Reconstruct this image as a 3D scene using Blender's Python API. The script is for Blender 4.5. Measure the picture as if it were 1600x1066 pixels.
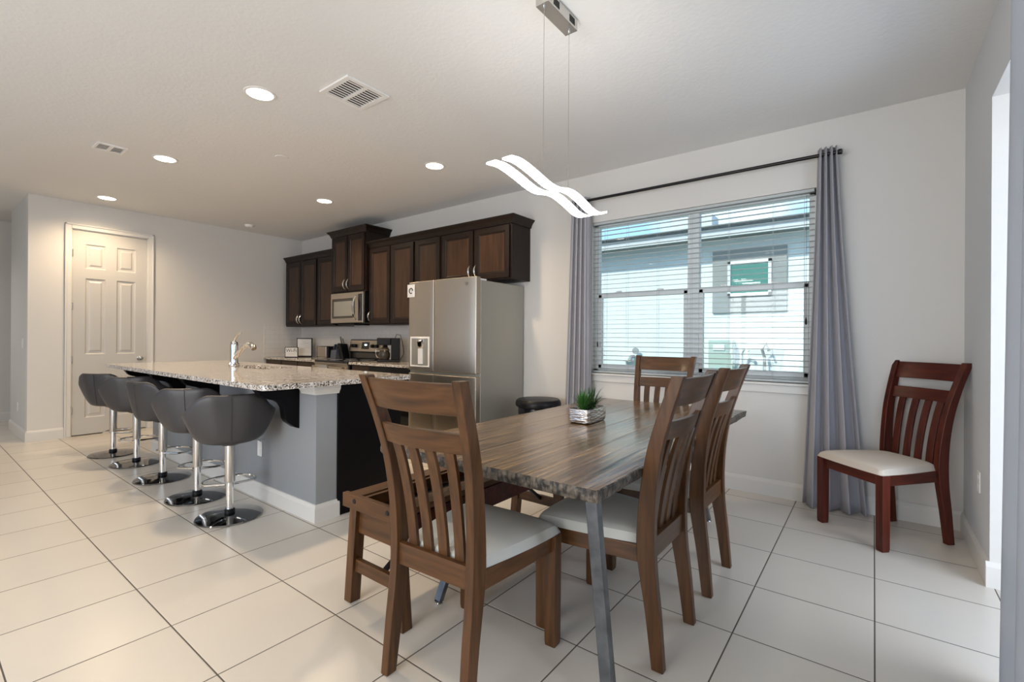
import bpy, bmesh, math, random
from mathutils import Vector, Matrix, Euler
random.seed(7)
for o in list(bpy.data.objects): bpy.data.objects.remove(o, do_unlink=True)
S = bpy.context.scene
COL = S.collection
PI = math.pi
H, YB, XL, XR = 2.921, 4.287, -7.878, 0.474      # ceiling, back wall, left wall, right wall
# ---------------------------------------------------------------- camera
F, YAW, PITCH, ROLL, CY = 738.1, -0.6536, 0.0005, 0.0062, 529.03
cam = bpy.data.cameras.new('camera'); camo = bpy.data.objects.new('camera', cam); COL.objects.link(camo)
cam.sensor_width = 36; cam.lens = 36*F/1600; cam.clip_start = 0.05
cam.shift_y = (CY-533)/1600
fw = Vector((math.sin(YAW)*math.cos(PITCH), math.cos(YAW)*math.cos(PITCH), math.sin(PITCH)))
rt = Vector((math.cos(YAW), -math.sin(YAW), 0)); up = rt.cross(fw)
r2 = rt*math.cos(ROLL)+up*math.sin(ROLL); u2 = -rt*math.sin(ROLL)+up*math.cos(ROLL)
M = Matrix((r2, u2, -fw)).transposed().to_4x4(); M.translation = (0, 0, 1.25)
camo.matrix_world = M
S.camera = camo
# ---------------------------------------------------------------- world, sun, exposure
S.view_settings.view_transform = 'Standard'; S.view_settings.look = 'None'
S.view_settings.exposure = 1.1; S.view_settings.gamma = 1.0; S.view_settings.use_curve_mapping = False
W = bpy.data.worlds.new('sky'); S.world = W; W.use_nodes = True
wn, wl = W.node_tree.nodes, W.node_tree.links
bg = wn['Background']; bg.inputs[1].default_value = 1.0
tc = wn.new('ShaderNodeTexCoord'); nz = wn.new('ShaderNodeTexNoise'); nz.inputs['Scale'].default_value = 5.0
nz.inputs['Detail'].default_value = 6
rp = wn.new('ShaderNodeValToRGB'); rp.color_ramp.elements[0].position = .45; rp.color_ramp.elements[0].color = (.30, .52, .88, 1)
rp.color_ramp.elements[1].position = .68; rp.color_ramp.elements[1].color = (.85, .92, 1, 1)
wl.new(tc.outputs['Generated'], nz.inputs['Vector']); wl.new(nz.outputs['Fac'], rp.inputs[0]); wl.new(rp.outputs[0], bg.inputs[0])

def light(name, kind, loc, rot, energy, color, **kw):
    l = bpy.data.lights.new(name, kind); l.energy = energy; l.color = color
    for k, v in kw.items(): setattr(l, k, v)
    o = bpy.data.objects.new(name, l); COL.objects.link(o); o.location = loc; o.rotation_euler = rot
    return o
light('sun', 'SUN', (0, -5, 9), (math.radians(50), 0, math.radians(-18)), 2.1, (1, .96, .9), angle=.02)
# daylight through the right sliding door, then a fill lamp added behind the camera
light('daylight_right', 'AREA', (2.7, 1.6, 1.5), (0, PI/2, 0), 48, (.96, .98, 1), shape='RECTANGLE', size=2.8, size_y=2.8)
light('fill_front', 'AREA', (-1.5, -3.05, 1.35), (PI/2, 0, 0), 64, (1, .98, .95), shape='RECTANGLE', size=2.3, size_y=2.3)
CAN_W, FILL_N = 9.6, 2  # second value drives the fill lights added behind the camera

# ---------------------------------------------------------------- materials
def nt(m): m.use_nodes = True; return m.node_tree.nodes, m.node_tree.links, m.node_tree.nodes['Principled BSDF']
def mat(name, col, rough=.5, metal=0., noise=0, nscale=(8, 8, 8), dark=.6, bump=0, bscale=None, spec=None, emit=None, coat=0, aniso=0, detail=4):
    m = bpy.data.materials.new(name); n, l, b = nt(m)
    b.inputs['Base Color'].default_value = (*col, 1); b.inputs['Roughness'].default_value = rough; b.inputs['Metallic'].default_value = metal
    if spec is not None: b.inputs['Specular IOR Level'].default_value = spec
    if coat: b.inputs['Coat Weight'].default_value = coat; b.inputs['Coat Roughness'].default_value = .12
    if aniso: b.inputs['Anisotropic'].default_value = aniso
    if emit: b.inputs['Emission Color'].default_value = (*emit[0], 1); b.inputs['Emission Strength'].default_value = emit[1]
    tc = n.new('ShaderNodeTexCoord')
    if noise:
        mp = n.new('ShaderNodeMapping'); mp.inputs['Scale'].default_value = nscale
        t = n.new('ShaderNodeTexNoise'); t.inputs['Scale'].default_value = 1; t.inputs['Detail'].default_value = detail
        r = n.new('ShaderNodeValToRGB'); r.color_ramp.elements[0].position = .5-noise; r.color_ramp.elements[1].position = .5+noise
        r.color_ramp.elements[0].color = (*[c*dark for c in col], 1); r.color_ramp.elements[1].color = (*[min(1, c*(2-dark)) for c in col], 1)
        l.new(tc.outputs['Object'], mp.inputs[0]); l.new(mp.outputs[0], t.inputs['Vector']); l.new(t.outputs['Fac'], r.inputs[0]); l.new(r.outputs[0], b.inputs['Base Color'])
    if bump:
        mp = n.new('ShaderNodeMapping'); mp.inputs['Scale'].default_value = bscale or nscale
        t = n.new('ShaderNodeTexNoise'); t.inputs['Scale'].default_value = 1; t.inputs['Detail'].default_value = 3
        bp = n.new('ShaderNodeBump'); bp.inputs['Strength'].default_value = bump; bp.inputs['Distance'].default_value = .01
        l.new(tc.outputs['Object'], mp.inputs[0]); l.new(mp.outputs[0], t.inputs['Vector']); l.new(t.outputs['Fac'], bp.inputs['Height']); l.new(bp.outputs[0], b.inputs['Normal'])
    return m
K = {}
K['wall'] = mat('wall_paint', (.66, .635, .595), .75, bump=.06, bscale=(60, 60, 60))
K['wall_blue'] = mat('blue_grey_wall_paint', (.62, .63, .64), .7, bump=.06, bscale=(60, 60, 60))
K['ceil'] = mat('ceiling_paint', (.73, .72, .70), .85, bump=.16, bscale=(45, 45, 45))
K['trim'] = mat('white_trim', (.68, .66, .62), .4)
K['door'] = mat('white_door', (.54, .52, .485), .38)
K['wall_pale'] = mat('pale_wall_paint', (.60, .60, .58), .7)
K['island'] = mat('grey_island_paint', (.27, .28, .29), .55, bump=.05, bscale=(60, 60, 60))
K['esp'] = mat('espresso_wood', (.012, .006, .004), .42, noise=.3, nscale=(30, 30, 2.5), dark=.45, spec=.28)
K['esp_in'] = mat('espresso_panel', (.042, .020, .010), .33, noise=.3, nscale=(30, 30, 2.5), dark=.45, spec=.35)
K['black'] = mat('black_lacquer', (.003, .0025, .003), .4, spec=.15)
K['blackp'] = mat('black_plastic', (.007, .007, .008), .38, spec=.25)
K['glassblk'] = mat('black_glass', (.01, .01, .012), .06)
K['steel'] = mat('brushed_steel', (.50, .435, .355), .36, 1, aniso=.6, bump=.02, bscale=(3, 3, 400))
K['steeld'] = mat('grey_fridge_side', (.38, .37, .33), .42, .55, bump=.05, bscale=(200, 200, 200))
K['chrome'] = mat('chrome', (.78, .77, .75), .08, 1)
K['nickel'] = mat('satin_nickel', (.62, .60, .57), .25, 1)
K['dchrome'] = mat('dark_chrome', (.20, .195, .19), .07, 1)
K['leather'] = mat('grey_leather', (.046, .043, .044), .42, bump=.08, bscale=(150, 150, 150))
K['cushion'] = mat('light_grey_upholstery', (.50, .50, .465), .8, bump=.1, bscale=(300, 300, 300))
K['cushion_c'] = mat('cream_upholstery', (.60, .53, .45), .8, bump=.1, bscale=(300, 300, 300))
def woodset(tag, col, rough=.3):
    for ax, sc in (('z', (45, 45, 3)), ('x', (3, 45, 45)), ('y', (45, 3, 45))):
        K[tag+ax] = mat(tag+'wood_'+ax, col, rough, noise=.28, nscale=sc, dark=.45, bump=.08, bscale=sc, coat=.08, spec=.32)
woodset('w', (.080, .033, .0105), .36)
woodset('r', (.070, .011, .005), .3)
K['curt'] = mat('grey_curtain', (.37, .36, .385), .8, bump=.12, bscale=(400, 400, 400))
K['curtb'] = mat('blue_grey_curtain', (.38, .41, .46), .8, bump=.12, bscale=(400, 400, 400))
K['rod'] = mat('black_metal', (.012, .010, .010), .35, .4)
K['ironleg'] = mat('weathered_steel', (.13, .138, .15), .32, .75, noise=.2, nscale=(12, 12, 12), dark=.6)
K['blind'] = mat('blind_slat', (.46, .49, .48), .45)
K['vinyl'] = mat('window_vinyl', (.72, .75, .74), .4)
K['white'] = mat('white_plastic', (.78, .76, .73), .4)
K['lamp'] = mat('lamp_diffuser', (.9, .9, .9), .4, emit=((1, .97, .93), 8.0))
K['can'] = mat('downlight_lens', (.9, .9, .9), .4, emit=((1, .90, .76), 6.0))
K['silver'] = mat('silver_ceramic', (.62, .58, .54), .16, .9, bump=1.0, bscale=(14, 14, 75))
K['soil'] = mat('soil', (.22, .17, .13), .95, noise=.2, nscale=(150, 150, 150))
K['leaf'] = mat('green_leaf', (.045, .17, .028), .45, noise=.25, nscale=(60, 60, 20), dark=.45)
K['leafd'] = mat('dark_green_leaf', (.022, .075, .026), .45, noise=.25, nscale=(60, 60, 20), dark=.5)
K['paper'] = mat('paper', (.75, .73, .70), .6)
K['ink'] = mat('ink', (.03, .03, .03), .6)
K['greyink'] = mat('grey_ink', (.35, .35, .36), .6)
K['utensil'] = mat('grey_blue_plastic', (.07, .085, .11), .3)
K['stucco'] = mat('white_stucco', (.66, .70, .69), .9, bump=.2, bscale=(50, 50, 50))
K['trimgrey'] = mat('grey_stucco', (.27, .275, .265), .85)
K['fascia'] = mat('fascia', (.55, .56, .55), .7)
K['shingle'] = mat('roof_shingle', (.16, .165, .175), .9, noise=.2, nscale=(14, 40, 14), dark=.6)
K['teal'] = mat('green_glass', (.08, .22, .19), .08)
K['util'] = mat('green_grey_metal', (.38, .47, .41), .6)
K['grass'] = mat('grass', (.10, .16, .05), .95, noise=.2, nscale=(20, 20, 20))
K['oven'] = mat('oven_glass', (.05, .042, .035), .12)
K['display'] = mat('clock_display', (.02, .02, .02), .2)
K['led'] = mat('lit_digits', (.5, .8, .9), .4, emit=((.7, .9, 1), 2.5))
K['towel'] = mat('grey_towel', (.33, .33, .33), .95)
def glassmat():
    m = bpy.data.materials.new('window_glass'); n, l, b = nt(m); out = n['Material Output']
    t = n.new('ShaderNodeBsdfTransparent'); t.inputs[0].default_value = (.93, .98, .965, 1)
    g = n.new('ShaderNodeBsdfGlossy'); g.inputs['Roughness'].default_value = .02
    f = n.new('ShaderNodeFresnel'); f.inputs[0].default_value = 1.45; mx = n.new('ShaderNodeMixShader')
    l.new(f.outputs[0], mx.inputs[0]); l.new(t.outputs[0], mx.inputs[1]); l.new(g.outputs[0], mx.inputs[2]); l.new(mx.outputs[0], out.inputs[0])
    return m
K['glass'] = glassmat()
def floor_mat():
    m = bpy.data.materials.new('floor_tile'); n, l, b = nt(m)
    tc = n.new('ShaderNodeTexCoord'); sp = n.new('ShaderNodeSeparateXYZ'); l.new(tc.outputs['Object'], sp.inputs[0])
    def mth(op, a, c=None, d=None):
        q = n.new('ShaderNodeMath'); q.operation = op
        for i, v in enumerate((a, c, d)):
            if v is None: continue
            if isinstance(v, (int, float)): q.inputs[i].default_value = v
            else: l.new(v, q.inputs[i])
        return q.outputs[0]
    s = .4824
    def ax(o, off):
        a = mth('DIVIDE', mth('SUBTRACT', o, off), s)
        fr = mth('FRACT', mth('ADD', a, 100.0)); d = mth('MINIMUM', fr, mth('SUBTRACT', 1.0, fr))
        return d, mth('FLOOR', mth('ADD', a, 100.0))
    dx, ix = ax(sp.outputs[0], .491); dy, iy = ax(sp.outputs[1], 1.6948)
    d = mth('MINIMUM', dx, dy)
    grout = mth('LESS_THAN', d, .0055)
    h = mth('MINIMUM', mth('DIVIDE', d, .012), 1.0)
    cid = mth('ADD', mth('MULTIPLY', ix, 12.9898), mth('MULTIPLY', iy, 78.233)); rnd = mth('FRACT', mth('MULTIPLY', mth('SINE', cid), 4375.85))
    t = n.new('ShaderNodeTexNoise'); t.inputs['Scale'].default_value = 2.2; t.inputs['Detail'].default_value = 5; l.new(tc.outputs['Object'], t.inputs['Vector'])
    f = mth('ADD', mth('MULTIPLY', rnd, .35), mth('MULTIPLY', t.outputs['Fac'], .65))
    mc = n.new('ShaderNodeMixRGB'); mc.inputs[1].default_value = (.60, .55, .48, 1); mc.inputs[2].default_value = (.67, .625, .56, 1); l.new(f, mc.inputs[0])
    mg = n.new('ShaderNodeMixRGB'); mg.inputs[2].default_value = (.085, .072, .058, 1); l.new(grout, mg.inputs[0]); l.new(mc.outputs[0], mg.inputs[1]); l.new(mg.outputs[0], b.inputs['Base Color'])
    l.new(mth('ADD', mth('MULTIPLY', grout, .5), .27), b.inputs['Roughness'])
    bp = n.new('ShaderNodeBump'); bp.inputs['Strength'].default_value = .4; bp.inputs['Distance'].default_value = .003; l.new(h, bp.inputs['Height']); l.new(bp.outputs[0], b.inputs['Normal'])
    return m
K['floor'] = floor_mat()
def tile_mat():
    m = bpy.data.materials.new('subway_tile'); n, l, b = nt(m)
    tc = n.new('ShaderNodeTexCoord'); sp = n.new('ShaderNodeSeparateXYZ'); cb = n.new('ShaderNodeCombineXYZ'); ad = n.new('ShaderNodeMath')
    l.new(tc.outputs['Object'], sp.inputs[0]); l.new(sp.outputs[0], ad.inputs[0]); l.new(sp.outputs[1], ad.inputs[1]); l.new(ad.outputs[0], cb.inputs[0]); l.new(sp.outputs[2], cb.inputs[1])
    k = n.new('ShaderNodeTexBrick'); k.inputs['Scale'].default_value = 1; k.inputs['Brick Width'].default_value = .15; k.inputs['Row Height'].default_value = .076
    k.inputs['Mortar Size'].default_value = .0016; k.inputs['Color1'].default_value = (.72, .69, .65, 1); k.inputs['Color2'].default_value = (.70, .67, .63, 1); k.inputs['Mortar'].default_value = (.55, .52, .48, 1)
    l.new(cb.outputs[0], k.inputs['Vector']); l.new(k.outputs['Color'], b.inputs['Base Color']); b.inputs['Roughness'].default_value = .22
    return m
K['tile'] = tile_mat()
def granite_mat():
    m = bpy.data.materials.new('speckled_granite'); n, l, b = nt(m)
    tc = n.new('ShaderNodeTexCoord'); cur = None
    base = n.new('ShaderNodeTexNoise'); base.inputs['Scale'].default_value = 18; base.inputs['Detail'].default_value = 5; l.new(tc.outputs['Object'], base.inputs['Vector'])
    r = n.new('ShaderNodeValToRGB'); r.color_ramp.elements[0].color = (.40, .33, .27, 1); r.color_ramp.elements[1].color = (.72, .67, .61, 1)
    r.color_ramp.elements[0].position = .35; r.color_ramp.elements[1].position = .65; l.new(base.outputs['Fac'], r.inputs[0]); cur = r.outputs[0]
    for sc, lo, col, w in ((85, .60, (.02, .018, .018, 1), 0), (60, .62, (.16, .13, .11, 1), 3), (110, .62, (.85, .82, .78, 1), 7)):
        t = n.new('ShaderNodeTexNoise'); t.noise_dimensions = '4D'; t.inputs['W'].default_value = w; t.inputs['Scale'].default_value = sc; t.inputs['Detail'].default_value = 2
        l.new(tc.outputs['Object'], t.inputs['Vector'])
        q = n.new('ShaderNodeValToRGB'); q.color_ramp.elements[0].position = lo-.04; q.color_ramp.elements[1].position = lo-.02; l.new(t.outputs['Fac'], q.inputs[0])
        mx = n.new('ShaderNodeMixRGB'); l.new(q.outputs[0], mx.inputs[0]); l.new(cur, mx.inputs[1]); mx.inputs[2].default_value = col; cur = mx.outputs[0]
    l.new(cur, b.inputs['Base Color']); b.inputs['Roughness'].default_value = .09
    return m
K['granite'] = granite_mat()
def table_mat():
    m = bpy.data.materials.new('rustic_planks'); n, l, b = nt(m)
    tc = n.new('ShaderNodeTexCoord')
    def noise(sc, det=5):
        mp = n.new('ShaderNodeMapping'); mp.inputs['Scale'].default_value = sc; t = n.new('ShaderNodeTexNoise'); t.inputs['Scale'].default_value = 1; t.inputs['Detail'].default_value = det
        l.new(tc.outputs['Object'], mp.inputs[0]); l.new(mp.outputs[0], t.inputs['Vector']); return t.outputs['Fac']
    a, c = noise((55, 2.2, 55), 6), noise((6, 1.4, 6), 4)
    r = n.new('ShaderNodeValToRGB'); r.color_ramp.elements[0].position = .32; r.color_ramp.elements[1].position = .7
    r.color_ramp.elements[0].color = (.035, .021, .012, 1); r.color_ramp.elements[1].color = (.38, .225, .10, 1); l.new(a, r.inputs[0])
    mx = n.new('ShaderNodeMixRGB'); mx.blend_type = 'MULTIPLY'; mx.inputs[0].default_value = .6
    r2 = n.new('ShaderNodeValToRGB'); r2.color_ramp.elements[0].position = .35; r2.color_ramp.elements[1].position = .65; r2.color_ramp.elements[0].color = (.45, .42, .4, 1); l.new(c, r2.inputs[0])
    l.new(r.outputs[0], mx.inputs[1]); l.new(r2.outputs[0], mx.inputs[2]); l.new(mx.outputs[0], b.inputs['Base Color'])
    sp = n.new('ShaderNodeSeparateXYZ'); l.new(tc.outputs['Object'], sp.inputs[0])
    def mth(op, x, y):
        q = n.new('ShaderNodeMath'); q.operation = op
        for i, v in enumerate((x, y)):
            if isinstance(v, (int, float)): q.inputs[i].default_value = v
            else: l.new(v, q.inputs[i])
        return q.outputs[0]
    wob = mth('MULTIPLY', mth('SUBTRACT', c, .5), .03)
    fr = mth('FRACT', mth('DIVIDE', mth('ADD', mth('ADD', sp.outputs[0], 10.0), wob), .19), 0)
    d = mth('MINIMUM', fr, mth('SUBTRACT', 1.0, fr)); g = mth('MINIMUM', mth('MULTIPLY', d, 18.0), 1.0)
    hgt = mth('ADD', mth('MULTIPLY', g, 1.0), mth('ADD', mth('MULTIPLY', a, .9), mth('MULTIPLY', c, .5)))
    bp = n.new('ShaderNodeBump'); bp.inputs['Strength'].default_value = .55; bp.inputs['Distance'].default_value = .006; l.new(hgt, bp.inputs['Height']); l.new(bp.outputs[0], b.inputs['Normal'])
    b.inputs['Roughness'].default_value = .24; b.inputs['Coat Weight'].default_value = .5; b.inputs['Coat Roughness'].default_value = .14
    return m
K['table'] = table_mat()
K['tedge'] = mat('rough_table_edge', (.075, .060, .045), .5, noise=.12, nscale=(60, 60, 40), dark=.2, bump=1.0, bscale=(60, 60, 40))

# ---------------------------------------------------------------- mesh helpers
class MB:
    def __init__(s): s.bm = bmesh.new()
    def box(s, x0, x1, y0, y1, z0, z1, mi=0):
        v = [s.bm.verts.new(p) for p in ((x0, y0, z0), (x1, y0, z0), (x1, y1, z0), (x0, y1, z0), (x0, y0, z1), (x1, y0, z1), (x1, y1, z1), (x0, y1, z1))]
        for f in ((3, 2, 1, 0), (4, 5, 6, 7), (0, 1, 5, 4), (1, 2, 6, 5), (2, 3, 7, 6), (3, 0, 4, 7)): s.bm.faces.new([v[i] for i in f]).material_index = mi
        return s
    def hexa(s, pts):      # 8 points, bottom four then top four
        v = [s.bm.verts.new(p) for p in pts]
        for f in ((3, 2, 1, 0), (4, 5, 6, 7), (0, 1, 5, 4), (1, 2, 6, 5), (2, 3, 7, 6), (3, 0, 4, 7)): s.bm.faces.new([v[i] for i in f])
        return s
    def loft(s, rings, cap=True, closed=False):
        R = [[s.bm.verts.new(p) for p in r] for r in rings]; n = len(R[0])
        seq = list(range(len(R)-1))+([-1] if closed else [])
        for i in seq:
            a, b = R[i], R[i+1]
            for k in range(n):
                try: s.bm.faces.new((a[k], a[(k+1) % n], b[(k+1) % n], b[k]))
                except ValueError: pass
        if cap and not closed:
            s.bm.faces.new(list(reversed(R[0]))); s.bm.faces.new(R[-1])
        return s
    def lathe(s, prof, c=(0, 0, 0), n=32, ax='z'):
        rings = []
        for r, z in prof:
            r = max(r, .0004); q = []
            for k in range(n):
                a = 2*PI*k/n; p = (r*math.cos(a), r*math.sin(a), z)
                if ax == 'y': p = (p[0], p[2], -p[1])
                if ax == 'x': p = (p[2], p[1], -p[0])
                q.append((c[0]+p[0], c[1]+p[1], c[2]+p[2]))
            rings.append(q)
        return s.loft(rings)
    def tube(s, pts, r, n=8, closed=False):
        P = [Vector(p) for p in pts]; rings = []; prev = None; N = len(P)
        for i in range(N):
            if closed: t = (P[(i+1) % N]-P[i-1]).normalized()
            else: t = (P[min(i+1, N-1)]-P[max(i-1, 0)]).normalized()
            if prev is None: a = t.orthogonal().normalized()
            else: a = (prev-t*prev.dot(t)).normalized()
            prev = a; b = t.cross(a); rr = r[i] if isinstance(r, (list, tuple)) else r
            rings.append([tuple(P[i]+(a*math.cos(2*PI*k/n)+b*math.sin(2*PI*k/n))*rr) for k in range(n)])
        return s.loft(rings, closed=closed)
    def prism(s, poly, ax, a0, a1):   # polygon in the other two axes, extruded along ax
        def P(u, v, w): return {'x': (w, u, v), 'y': (u, w, v), 'z': (u, v, w)}[ax]
        return s.loft([[P(u, v, a0) for u, v in poly], [P(u, v, a1) for u, v in poly]])
    def bar(s, p0, p1, w, d, yaxis=(0, 1, 0)):   # square bar from p0 to p1
        p0, p1 = Vector(p0), Vector(p1); t = (p1-p0).normalized(); y = Vector(yaxis); x = y.cross(t).normalized(); y = t.cross(x)
        rings = [[tuple(p+x*a*w/2+y*b*d/2) for a, b in ((-1, -1), (1, -1), (1, 1), (-1, 1))] for p in (p0, p1)]
        return s.loft(rings)
    def build(s, name, m, parent=None, bevel=0, smooth=False, sub=0, loc=None, seg=2):
        bmesh.ops.recalc_face_normals(s.bm, faces=s.bm.faces)
        me = bpy.data.meshes.new(name); s.bm.to_mesh(me); s.bm.free()
        for q in (m if isinstance(m, (list, tuple)) else [m]): me.materials.append(K[q])
        o = bpy.data.objects.new(name, me); COL.objects.link(o)
        if parent: o.parent = parent
        if loc: o.location = loc
        if smooth or bevel or sub:
            for p in me.polygons: p.use_smooth = True
        if bevel:
            b = o.modifiers.new('bevel', 'BEVEL'); b.width = bevel; b.segments = seg; b.limit_method = 'ANGLE'; b.angle_limit = .6; b.harden_normals = True
        if sub: q = o.modifiers.new('sub', 'SUBSURF'); q.levels = sub; q.render_levels = sub
        if smooth and not bevel and not sub:
            try: me.set_sharp_from_angle(angle=.7)
            except Exception: pass
        return o
def thing(name, label, cat, loc=(0, 0, 0), rz=0, group=None):
    o = bpy.data.objects.new(name, None); COL.objects.link(o); o.location = loc; o.rotation_euler = (0, 0, rz); o.empty_display_size = .1
    return tag(o, label, cat, group)
def tag(o, label, cat, group=None):
    o['label'] = label; o['category'] = cat
    if group: o['group'] = group
    return o
def struct(o): o['kind'] = 'structure'; return o
def copy_tree(o, parent=None):
    c = o.copy(); COL.objects.link(c); c.parent = parent
    for ch in [q for q in bpy.data.objects if q.parent == o]: copy_tree(ch, c)
    return c
def interp(tab, x):
    if x <= tab[0][0]: return tab[0][1]
    for (a, va), (b, vb) in zip(tab, tab[1:]):
        if x <= b:
            t = (x-a)/(b-a); t = t*t*(3-2*t) if True else t
            return va+(vb-va)*t
    return tab[-1][1]
def crom(tab, x):   # catmull-rom through (x, v) pairs
    n = len(tab); x = min(max(x, tab[0][0]), tab[-1][0])
    for i in range(n-1):
        if x <= tab[i+1][0]+1e-9:
            x0, v0 = tab[i]; x1, v1 = tab[i+1]; t = (x-x0)/(x1-x0)
            m0 = (v1-tab[i-1][1])/(x1-tab[i-1][0]) if i else (v1-v0)/(x1-x0)
            m1 = (tab[i+2][1]-v0)/(tab[i+2][0]-x0) if i < n-2 else (v1-v0)/(x1-x0)
            h = x1-x0; return (2*t**3-3*t*t+1)*v0+(t**3-2*t*t+t)*h*m0+(-2*t**3+3*t*t)*v1+(t**3-t*t)*h*m1
def lettering(text, size, m, parent, loc, rot, name='lettering', align='CENTER'):
    cu = bpy.data.curves.new(name, 'FONT'); cu.body = text; cu.size = size; cu.extrude = .0006; cu.align_x = align
    t = bpy.data.objects.new(name, cu); COL.objects.link(t); dg = bpy.context.evaluated_depsgraph_get()
    me = bpy.data.meshes.new_from_object(t.evaluated_get(dg)); bpy.data.objects.remove(t, do_unlink=True); me.materials.clear(); me.materials.append(K[m])
    o = bpy.data.objects.new(name, me); COL.objects.link(o); o.parent = parent; o.location = loc; o.rotation_euler = rot
    return o

# ---------------------------------------------------------------- setting
struct(MB().box(-10.3, 1.3, -3.2, 4.45, -.12, 0).build('floor', 'floor'))
struct(MB().box(-10.3, 1.3, -3.2, 4.45, H, H+.12).build('ceiling', 'ceil'))
WX0, WX1, WZ0, WZ1 = -2.27, -.355, .91, 2.425
b = MB(); b.box(-10.25, WX0, YB, YB+.16, 0, H); b.box(WX1, 1.25, YB, YB+.16, 0, H); b.box(WX0, WX1, YB, YB+.16, 0, WZ0); b.box(WX0, WX1, YB, YB+.16, WZ1, H)
struct(b.build('wall_back', 'wall'))
DY0, DY1, DZ = 1.333, 2.085, 2.57
b = MB(); b.box(XL-.12, XL, .942, DY0-.012, 0, H); b.box(XL-.12, XL, DY1+.012, YB, 0, H); b.box(XL-.12, XL, DY0-.012, DY1+.012, DZ+.012, H)
struct(b.build('wall_left', 'wall'))
struct(MB().box(-9.185, XL-.12, .942, 1.06, 0, H).build('wall_hall', 'wall_pale'))
struct(MB().box(-10.25, -10.1, -3.1, YB, 0, H).build('wall_end', 'wall'))
struct(MB().box(-9.185, -9.07, 1.06, YB, 0, H).build('wall_pantry', 'wall'))
b = MB(); b.box(XR, 1.1, 3.4, YB, 0, H); b.box(XR, 1.1, .6, 3.4, 2.5, H); b.box(XR, 1.1, -3.1, .6, 0, H)
wr = struct(b.build('wall_right', ['wall_blue', 'wall']))
for p in wr.data.polygons:
    if abs(p.normal.x) < .5: p.material_index = 1
b = MB(); b.box(-10.1, -6.1, -3.14, -3.0, 0, H); b.box(-.5, XR, -3.14, -3.0, 0, H); b.box(-6.1, -.5, -3.14, -3, 2.5, H)
struct(b.build('wall_front', 'wall'))  # wide opening put in behind the camera to admit fill light
b = MB()
for x0 in (-6.1, -4.24, -2.38): b.box(x0, x0+1.88, -3.12, -3.05, 0, .08); b.box(x0, x0+1.88, -3.12, -3.05, 2.42, 2.5); b.box(x0, x0+.06, -3.12, -3.05, .08, 2.42); b.box(x0+1.82, x0+1.88, -3.12, -3.05, .08, 2.42)
struct(b.build('fill_opening_frame', 'vinyl'))  # unseen frames for the added opening that holds the fill lamp
b = MB()
for y0 in (.6, 2.0): b.box(1.02, 1.08, y0, y0+1.4, 0, .08); b.box(1.02, 1.08, y0, y0+1.4, 2.42, 2.5); b.box(1.02, 1.08, y0, y0+.06, .08, 2.42); b.box(1.02, 1.08, y0+1.34, y0+1.4, .08, 2.42)
struct(b.build('door_3', 'vinyl'))
struct(MB().box(-7.0, .6, -6.8, -3.15, 2.72, 2.86).build('sun_block_roof', 'ceil')); struct(MB().box(-7, .6, -6.8, -3.15, -.12, -.02).build('porch_slab', 'stucco'))  # unseen roof added to keep the sun out of the room
# baseboards (profile: tall board with a rounded top)
def board(name, segs, m='trim'):
    b = MB()
    for (x0, y0, x1, y1, nx, ny) in segs:
        prof = [(0, 0), (.016, 0), (.016, .105), (.010, .122), (.006, .130), (0, .130)]
        b.loft([[(x+nx*d, y+ny*d, z) for d, z in prof] for x, y in ((x0, y0), (x1, y1))])
    return struct(b.build(name, m))
board('baseboard_back', [(-3.0, YB, XR, YB, 0, -1)])
board('baseboard_left', [(XL, .9425, XL, DY0-.075, 1, 0), (XL, DY1+.075, XL, 3.64, 1, 0)])
board('baseboard_hall', [(-9.185, .942, XL+.0155, .942, 0, -1)])
board('baseboard_end', [(-10.1, -3, -10.1, YB, 1, 0)])
board('baseboard_right', [(XR, YB-.016, XR, 3.4005, -1, 0), (XR-.0155, 3.4, 1.0, 3.4, 0, -1), (XR, .6, XR, -3, -1, 0)])
board('baseboard_front', [(-10, -3, -6.1, -3, 0, 1)])
# pantry door: casing, leaf with six raised panels, hinges, knob
b = MB(); cw = .062
for (y0, y1, z0, z1) in ((DY0-.012-cw, DY0-.012, 0, DZ+.012+cw), (DY1+.012, DY1+.012+cw, 0, DZ+.012+cw), (DY0-.012, DY1+.012, DZ+.012, DZ+.012+cw)):
    b.box(XL, XL+.016, y0, y1, z0, z1)
b.box(XL, XL+.024, DY0-.012-cw, DY0-.012-cw+.018, 0, DZ+.012+cw); b.box(XL, XL+.024, DY1+.012+cw-.018, DY1+.012+cw, 0, DZ+.012+cw); b.box(XL, XL+.024, DY0-.012-cw, DY1+.012+cw, DZ+cw-.006, DZ+.012+cw)
b.box(XL-.118, XL, DY0-.012, DY0-.002, 0, DZ+.010); b.box(XL-.118, XL, DY1+.002, DY1+.012, 0, DZ+.010); b.box(XL-.118, XL, DY0-.012, DY1+.012, DZ+.002, DZ+.012)
struct(b.build('trim_1', 'trim', bevel=.004))
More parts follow.
